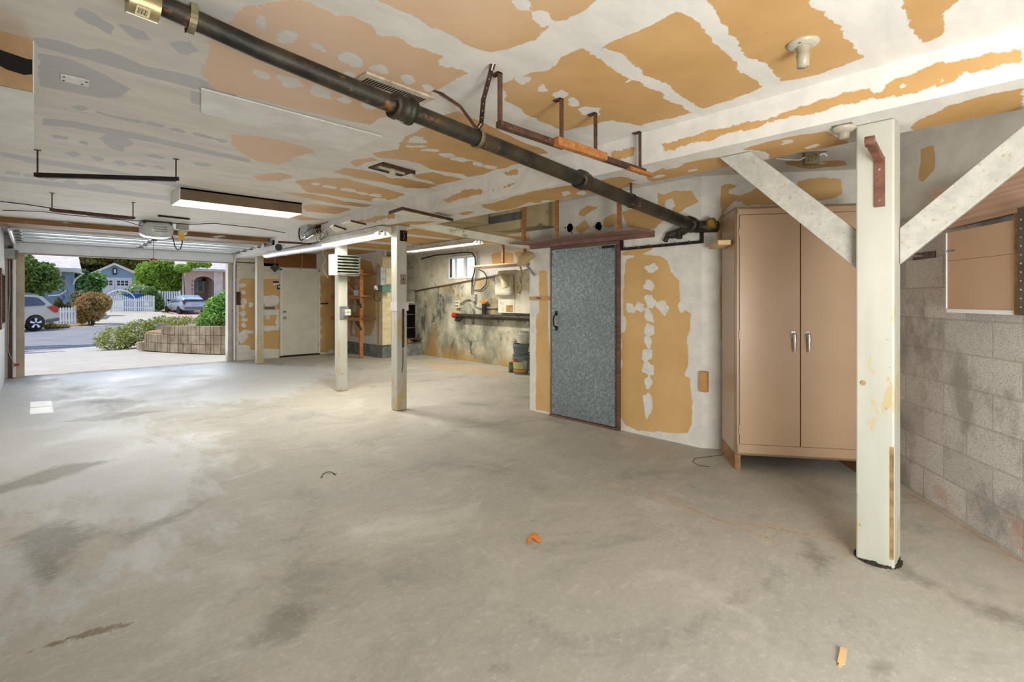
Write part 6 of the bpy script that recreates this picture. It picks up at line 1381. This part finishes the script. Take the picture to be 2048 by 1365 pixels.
def house3():
    Y = 50.0; L, R = ry(366, 600, Y).x, ry(478, 600, Y).x; gz = hz(Y) - .1; ez = ry(400, 543, Y).z
    PK = mot('pink stucco', (214, 190, 182), (200, 176, 168), 1, .85)
    t = thing('pink_house', 'pink stucco house with arched porch behind the parked grey car', 'house', (L, Y, gz))
    a0, a1 = ry(388, 600, Y).x, ry(427, 600, Y).x; ar = []
    at_ = ry(408, 553, Y).z; asz = ry(390, 562, Y).z
    for k in range(13): f = k / 12; ar.append((a0 + (a1 - a0) * f, Y, asz + (at_ - asz) * math.sin(math.pi * f) ** .6))
    MB().box(L, a0, Y, Y + .25, gz, ez).box(a1, a1 + .55, Y, Y + .25, gz, ez).build('wall', PK, t)
    MB().prism(ar + [(a1, Y, ez), (a0, Y, ez)], (0, .25, 0)).build('arch', PK, t)
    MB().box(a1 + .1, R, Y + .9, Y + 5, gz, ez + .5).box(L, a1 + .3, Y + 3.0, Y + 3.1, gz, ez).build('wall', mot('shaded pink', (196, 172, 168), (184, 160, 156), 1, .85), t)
    MB().box(a1, a1 + .7, Y - .12, Y + .2, gz, ez).build('porch_pillar', mot('pale pillar', (232, 222, 220), (216, 204, 202), 2, .8), t)
    MB().prism([(L - .6, Y - .6, ez), (L - .6, Y - .6, ez + .18), (L - .2, Y + 3, ez + 1.7), (L - .2, Y + 6, ez + 1.7), (L - .2, Y + 6, ez)], (R - L + 1, 0, 0)).build('roof', SH, t)
    MB().box(L - .6, R + .4, Y - .7, Y - .6, ez, ez + .2).build('gutter', mot('grey gutter', (196, 204, 212), (170, 180, 190), 3, .5), t)
    MB().tube([(L + .05, Y - .5, ez), (L + .05, Y - .2, ez - .4), (L + .0, Y - .08, ez - .6), (L + .0, Y - .08, gz + .1)], .06, 8).build('downspout', M['white'], t)
    w0, w1 = a0 + .35, a0 + 1.35; z0, z1 = ry(400, 585, Y + 2.9).z, ry(400, 558, Y + 2.9).z
    f = MB().box(w0, w1, Y + 2.9, Y + 2.98, z0, z1).build('window', M['white'], t); MB().box(w0 + .1, (w0 + w1) / 2 - .05, Y + 2.88, Y + 2.9, z0 + .1, z1 - .1).box((w0 + w1) / 2 + .05, w1 - .1, Y + 2.88, Y + 2.9, z0 + .1, z1 - .1).build('pane', mot('bluish pane', (150, 176, 190), (90, 110, 120), 2, .15), f)
    numerals('3921', (ry(384.5, 600, Y).x, Y - .02, ry(384, 563, Y).z - .1), 0, .32, mot('brown digit', (124, 90, 84), (110, 80, 74), 5, .5), t, .36)
    c = Vector((a1 - .3, Y + 2.0, ry(420, 560, Y + 2).z)); MB().box(c.x - .15, c.x + .15, c.y, c.y + .15, c.z - .15, c.z + .15).build('porch_lamp', M['dark'], t)
house3()
# leaning sign post and cable
a = at_y(152, 36.5); tag(MB().tube([a, a + Vector((-.45, 0, 2.35))], .045, 8).build('leaning_post', mot('grey post', (150, 144, 140), (120, 112, 106), 9, .8)), 'thin leaning weathered post in front of the blue house', 'post')
wire('yard_rope', [at_y(96, 36.6) + Vector((0, 0, 1.45)), at_y(120, 36.6) + Vector((0, 0, 1.52)), a + Vector((-.35, 0, 1.8))], .02, M['whitem'], 'pale rope stretched from leaning post across blue house yard', 'rope')

# vegetation across the street
plant('red_tinged_bush', 'round red-tinged bush by the road behind the street edge', 'bush', at_y(186, 35.0), [(-.5, 0, .95, .8, .7, .6), (.45, 0, 1.15, .85, .7, .55), (0, -.1, .65, .85, .6, .5), (-.1, 0, 1.35, .7, .6, .4), (-.7, 0, .5, .5, .5, .45)], 7000, .075, LR, 5, shell=.7)
plant('shade_tree', 'leafy green tree covering left part of the blue house', 'tree', at_y(52, 38.0), [(.2, 0, 2.6, 1.1, .8, .8), (-.4, 0, 1.6, .9, .7, .9), (1.5, 0, 2.2, .9, .6, .6), (1.3, 0, 2.8, .8, .6, .5), (-.2, 0, 3.2, .9, .7, .6), (.5, 0, 1.7, .7, .5, .5)], 6500, .11, LM, 4, shell=.4)
plant('leafy_shrub', 'dark green shrub between the blue house and blue garage', 'shrub', at_y(160, 43.0), [(0, 0, 2.1, 1.1, .8, 1.0), (.7, 0, 1.5, 1.1, .7, .9), (-.2, 0, .9, .8, .7, .7), (1.3, 0, 2.3, .9, .6, .6)], 7000, .13, leafmat('shrub leaf', [(48, 84, 42), (104, 148, 76), (170, 200, 124)]), 3, shell=.5)
plant('yard_plant', 'low spiky plants at the foot of the blue house', 'plants', at_y(126, 36.8), [(0, 0, .5, .5, .4, .5), (.55, 0, .6, .5, .4, .5), (-.3, 0, .9, .3, .3, .4)], 1700, .13, leafmat('mixed leaf', [(90, 60, 50), (110, 112, 60), (80, 110, 60)]), 2, up=1)
plant('rose_bush', 'dark leafy rose bush with pale flowers by the leaning post', 'bush', at_y(157, 37.5), [(0, 0, 1.3, .55, .4, .5), (.3, 0, .8, .6, .4, .5)], 1800, .08, leafmat('rose leaf', [(50, 70, 40), (110, 130, 80), (226, 196, 176)]), 2)
plant('hedge_tree', 'large bright yellow-green tree right of the blue garage', 'tree', at_y(322, 52.0), [(-1.4, 0, 2.7, 1.5, 1.2, 1.1), (.4, 0, 3.4, 1.7, 1.2, 1.0), (1.5, 0, 2.4, 1.4, 1.2, 1.1), (-.2, 0, 1.8, 1.8, 1.2, 1.0), (-2.2, 0, 1.5, 1.0, 1, .8)], 11000, .14, LG, 4, shell=.6)
plant('garden_shrub', 'olive green shrub above the picket fence corner', 'shrub', at_y(310, 46.6), [(0, 0, .9, .8, .5, .7), (-.4, 0, 1.4, .6, .5, .5), (.4, 0, .5, .6, .5, .5)], 4200, .075, LM, 3)
plant('garden_shrub', 'small airy shrub with white flowers above the picket gate', 'shrub', at_y(272, 48.5), [(0, 0, 1.4, 1.0, .6, .6), (-.9, 0, 1.1, .8, .5, .5), (.8, 0, 1.3, .8, .5, .6)], 3000, .08, leafmat('airy leaf', [(110, 140, 90), (160, 184, 120), (240, 238, 230)]), 3)
plant('backdrop_tree', 'tall dark tree line behind the blue garage, left side', 'tree', at_y(205, 74.0), [(0, 0, 5.2, 5, 2, 3.6), (-6, 0, 4.5, 4, 2, 3.2), (5.5, 0, 5.5, 4.5, 2, 3.4)], 10000, .34, LD, 3, shell=.6)
plant('backdrop_tree', 'olive tree crown rising over the blue garage roof', 'tree', at_y(262, 68.0), [(0, 0, 5.0, 3.4, 2, 2.0), (-3.0, 0, 5.0, 2.5, 2, 1.6), (3.4, 0, 4.6, 3, 2, 2.2)], 7500, .22, leafmat('olive leaf', [(80, 90, 44), (122, 128, 64), (160, 156, 90)]), 3, shell=.6)
plant('backdrop_tree', 'dark tree crown between hedge and pink house roof', 'tree', at_y(352, 70.0), [(0, 0, 5.0, 4.5, 2, 2.8), (5, 0, 6, 4, 2, 2.6), (-3.5, 0, 6, 3, 2, 2.2), (9, 0, 7, 5, 2, 3)], 9000, .3, LD, 3, shell=.6)
plant('leafy_branch', 'bright leafy branch hanging over the pink house roof', 'branch', at_y(372, 46.0) + Vector((0, 0, 0)), [(-.3, 0, 3.35, 1.0, .6, .35), (.9, 0, 3.7, .9, .5, .3), (2.1, 0, 3.75, .7, .5, .3)], 2600, .1, LG, 1)
plant('verge_plants', 'low green and orange verge plants beside the silver car tyre', 'plants', at_y(110, 33.0), [(-.2, 0, .1, .5, .3, .14), (.4, .1, .08, .5, .3, .1)], 1500, .05, leafmat('verge', [(90, 110, 50), (150, 156, 80), (196, 130, 90)]), 0)
# tree standing left of the opening: its crown is above the view, its shade falls across the road
plant('street_tree', 'tall street tree left of the driveway casting shade on the road', 'tree', Vector((-3.4, 22.6, -.2)), [(.2, .6, 6.6, 1.6, .55, .3), (1.4, -.4, 6.4, 1.5, .4, .25), (-.8, -1.4, 6.8, 1.5, .5, .3), (.3, -2.4, 6.3, 1.3, .3, .2), (2.4, .2, 6.0, .8, .22, .2), (-1.2, -5.4, 6.2, 1.0, .3, .2), (-1.4, -7.6, 6.0, 1.2, .3, .2)], 5600, .13, LM, 5)

# silver car, rear part in view at the left
def suv():
    yaw = math.atan2(.53, .85); d = Vector((math.cos(yaw), math.sin(yaw), 0)); n = Vector((d.y, -d.x, 0))      # n faces the garage
    tail = at_y(119, 32.3); z0 = hz(32.3) - .02; o = Vector((tail.x, tail.y, z0))
    t = thing('silver_car', 'silver sport utility car parked at the far road edge, rear half visible', 'car', o)
    SV = mot('silver champagne paint', (190, 184, 172), (182, 176, 164), 1, .3, .15, .0)
    def P(x, z, w=0): return o - d * x + Vector((0, 0, z)) + n * w       # x metres forward of the tail
    side = [(0.05, .42), (.0, .62), (.03, .95), (.12, 1.08), (.30, 1.2), (.62, 1.58), (.9, 1.66), (2.0, 1.70), (3.0, 1.66), (3.8, 1.15), (4.6, 1.02), (4.75, .6), (4.7, .4), (4.2, .32)]
    arch = lambda cx, r=.40: [(cx + r * math.cos(a), .35 + r * math.sin(a)) for a in np.linspace(-.1, math.pi + .1, 12)]
    low = [(4.15, .32)] + arch(3.75)[::-1][::-1] + [(3.3, .3), (1.45, .3)] + arch(.98) + [(.52, .36)]
    pts = side + [p for p in low]
    m = MB(); W = 1.8
    k = len(pts); prof = [(-.0, 1.0), (.06, 1.0)]
    def ring(w, sc=1.0): return [P(x, z if z < 1.05 else 1.05 + (z - 1.05) * 1, w - (.0 if z < 1.1 else (z - 1.1) * .28)) for x, z in pts]
    A = ring(0); B = [p - n * W for p in [P(x, z, (.0 if z < 1.1 else (z - 1.1) * .28)) for x, z in pts]]
    m.add(A + B, [tuple(range(k)), tuple(range(k, 2 * k))[::-1]] + [(i, (i + 1) % k, k + (i + 1) % k, k + i) for i in range(k)]); m.build('body', SV, t, .03)
    def onside(name, poly, mat, e=.012): MB().prism([P(x, z, (.004 if z < 1.1 else .004 - (z - 1.1) * .28)) for x, z in poly], n * e).build(name, mat, t)
    onside('rear_window', [(.62, 1.17), (.56, 1.25), (.80, 1.52), (1.0, 1.56), (1.9, 1.58), (1.95, 1.12)], mot('tinted glass', (70, 84, 104), (52, 64, 82), 1, .1))
    onside('tail_lamp', [(.05, 1.0), (.12, 1.1), (.3, 1.16), (.52, 1.1), (.42, 1.02), (.2, .82), (.06, .84)], paint('tail lamp red', (196, 34, 40), .2))
    onside('lower_cladding', [(.04, .42), (.0, .55), (.08, .58), (.56, .5), (.55, .36)], paint('grey cladding', (96, 98, 100), .6), .02)
    for cx in (.98, 3.75):
        c = P(cx, .35, .02); w_ = MB().lathe(c - n * .24, n, [(0, .30), (0, .345), (.03, .36), (.2, .36), (.24, .345), (.24, .25), (.22, .24), (.21, .0)], 30).build('tyre', M['black'], t)
        MB().lathe(c - n * .02, n, [(0, .25), (.012, .25), (.014, .22), (.0, .21)], 26).build('rim', M['whitem'], w_)
        for s in range(5):
            a = 2 * math.pi * s / 5 + .3
            for da in (-.13, .13): MB().bar(c + n * -.012 + (d * math.cos(a) + Vector((0, 0, math.sin(a)))) * .04, c - n * .004 + (d * math.cos(a + da) + Vector((0, 0, math.sin(a + da)))) * .235, .045, .03, n).build('spoke', M['whitem'], w_)
    rr = MB().tube([P(.75, 1.66, -.16), P(1.2, 1.73, -.18), P(2.8, 1.74, -.18)], .02, 8).build('roof_rail', M['steel'], t)
suv()
# grey hatchback seen from behind
def hatch():
    Y = 42.5; a = at_y(352, Y); b = at_y(416, Y); cx = (a.x + b.x) / 2; z0 = hz(Y) - .02; o = Vector((cx + .2, Y, z0))
    t = thing('grey_car', 'pale grey hatchback parked facing the pink house', 'car', o); PT = mot('pale blue grey paint', (186, 198, 212), (176, 188, 204), 1, .25, .3, 0)
    rot = .10; ex = Vector((math.cos(rot), math.sin(rot), 0)); ey = Vector((-math.sin(rot), math.cos(rot), 0))
    def P(x, y, z): return o + ex * x + ey * y + Vector((0, 0, z))
    secs = [(-.02, .80, .38, .9), (.08, .88, .30, 1.02), (.5, .89, .28, 1.12), (1.2, .89, .28, 1.0), (3.2, .88, .28, .95), (4.2, .82, .3, .75), (4.5, .7, .35, .6)]
    def loft(secs_, sl, nm, mt):
        m = MB(); k = 16; V = []
        for (y, hw, za_, zb_) in secs_:
            for i in range(k):
                an = 2 * math.pi * i / k; c_, s_ = math.cos(an), math.sin(an); c_ = math.copysign(abs(c_) ** .5, c_); s_ = math.copysign(abs(s_) ** .6, s_)
                zz = (za_ + zb_) / 2 + (zb_ - za_) / 2 * s_; V.append(P(hw * c_ * (1 - sl * max(0, s_)), y, zz))
        N = len(secs_); m.add(V, [(i*k+j, i*k+(j+1) % k, (i+1)*k+(j+1) % k, (i+1)*k+j) for i in range(N-1) for j in range(k)] + [tuple(range(k)), tuple(range((N-1)*k, N*k))], True); return m.build(nm, mt, t)
    loft(secs, .08, 'body', PT)
    loft([(.35, .70, .9, 1.16), (.9, .78, .9, 1.38), (1.6, .8, .9, 1.47), (2.4, .78, .9, 1.44), (3.3, .74, .85, 1.0)], .22, 'cabin', PT)
    MB().prism([P(-.56, .62, 1.2), P(.56, .62, 1.2), P(.50, .98, 1.40), P(-.50, .98, 1.40)], Vector((0, -.02, .04))).build('rear_window', mot('sky glass', (150, 178, 200), (120, 148, 172), 1, .1), t)
    MB().prism([P(-.74, .06, 1.0), P(.74, .06, 1.0), P(.68, .10, 1.12), P(-.68, .10, 1.12)], -ey * .08).build('rear_glass_band', GL, t)
    for s in (-1, 1): MB().prism([P(s * .66, -.05, 1.02), P(s * .86, .06, 1.04), P(s * .80, .0, .82), P(s * .74, -.03, .7), P(s * .62, -.06, .98)], -ey * .04).build('tail_lamp', paint('dark red lamp', (120, 50, 60), .2), t)
    MB().prism([P(-.7, -.04, .38), P(.7, -.04, .38), P(.76, -.04, .56), P(-.76, -.04, .56)], -ey * .04).build('bumper_insert', paint('grey insert', (110, 116, 122), .6), t)
    f = MB().prism([P(-.22, -.07, .76), P(.22, -.07, .76), P(.22, -.07, .9), P(-.22, -.07, .9)], -ey * .02).build('licence_plate', paint('plate', (190, 190, 206), .4), t)
    for s in (-1, 1):
        for yy in (.75, 3.5): MB().cyl(P(s * .9, yy, .32), P(s * .66, yy, .32), .32, 22).build('tyre', M['black'], t)
        MB().prism([P(s * .88, 2.6, .98), P(s * 1.06, 2.55, 1.0), P(s * 1.06, 2.55, 1.12), P(s * .88, 2.6, 1.1)], ey * .1).build('mirror', M['dark'], t)
hatch()

# ------------------------------------------------------------------ repeats share a group
GROUPS = {'support_post': 'square posts under the boxed beam', 'diagonal_brace': 'diagonal braces of the thick post', 'strap_hanger': 'perforated straps holding the pipe',
          'hanging_rail': 'rails hung below the ceiling', 'strip_light': 'lit strip lights', 'siding_board': 'cream boards above the mail slot', 'picket_fence': 'fences across the street',
          'paint_bucket': 'buckets stacked by the closet corner', 'backdrop_tree': 'trees beyond the houses', 'garden_shrub': 'shrubs in the gardens across the street', 'wall_hole': 'round holes above the plank shelf',
          'lamp_holder': 'empty bulb sockets', 'outlet_box': 'outlet boxes', 'conduit': 'conduits on the concrete wall', 'soffit_board': 'brown edged boards under the beam', 'low_voltage_cable': 'cables across the ceiling'}
for o in list(SC.objects):
    if o.parent is None and 'label' in o and o.name.split('.')[0] in GROUPS: o['group'] = GROUPS[o.name.split('.')[0]]
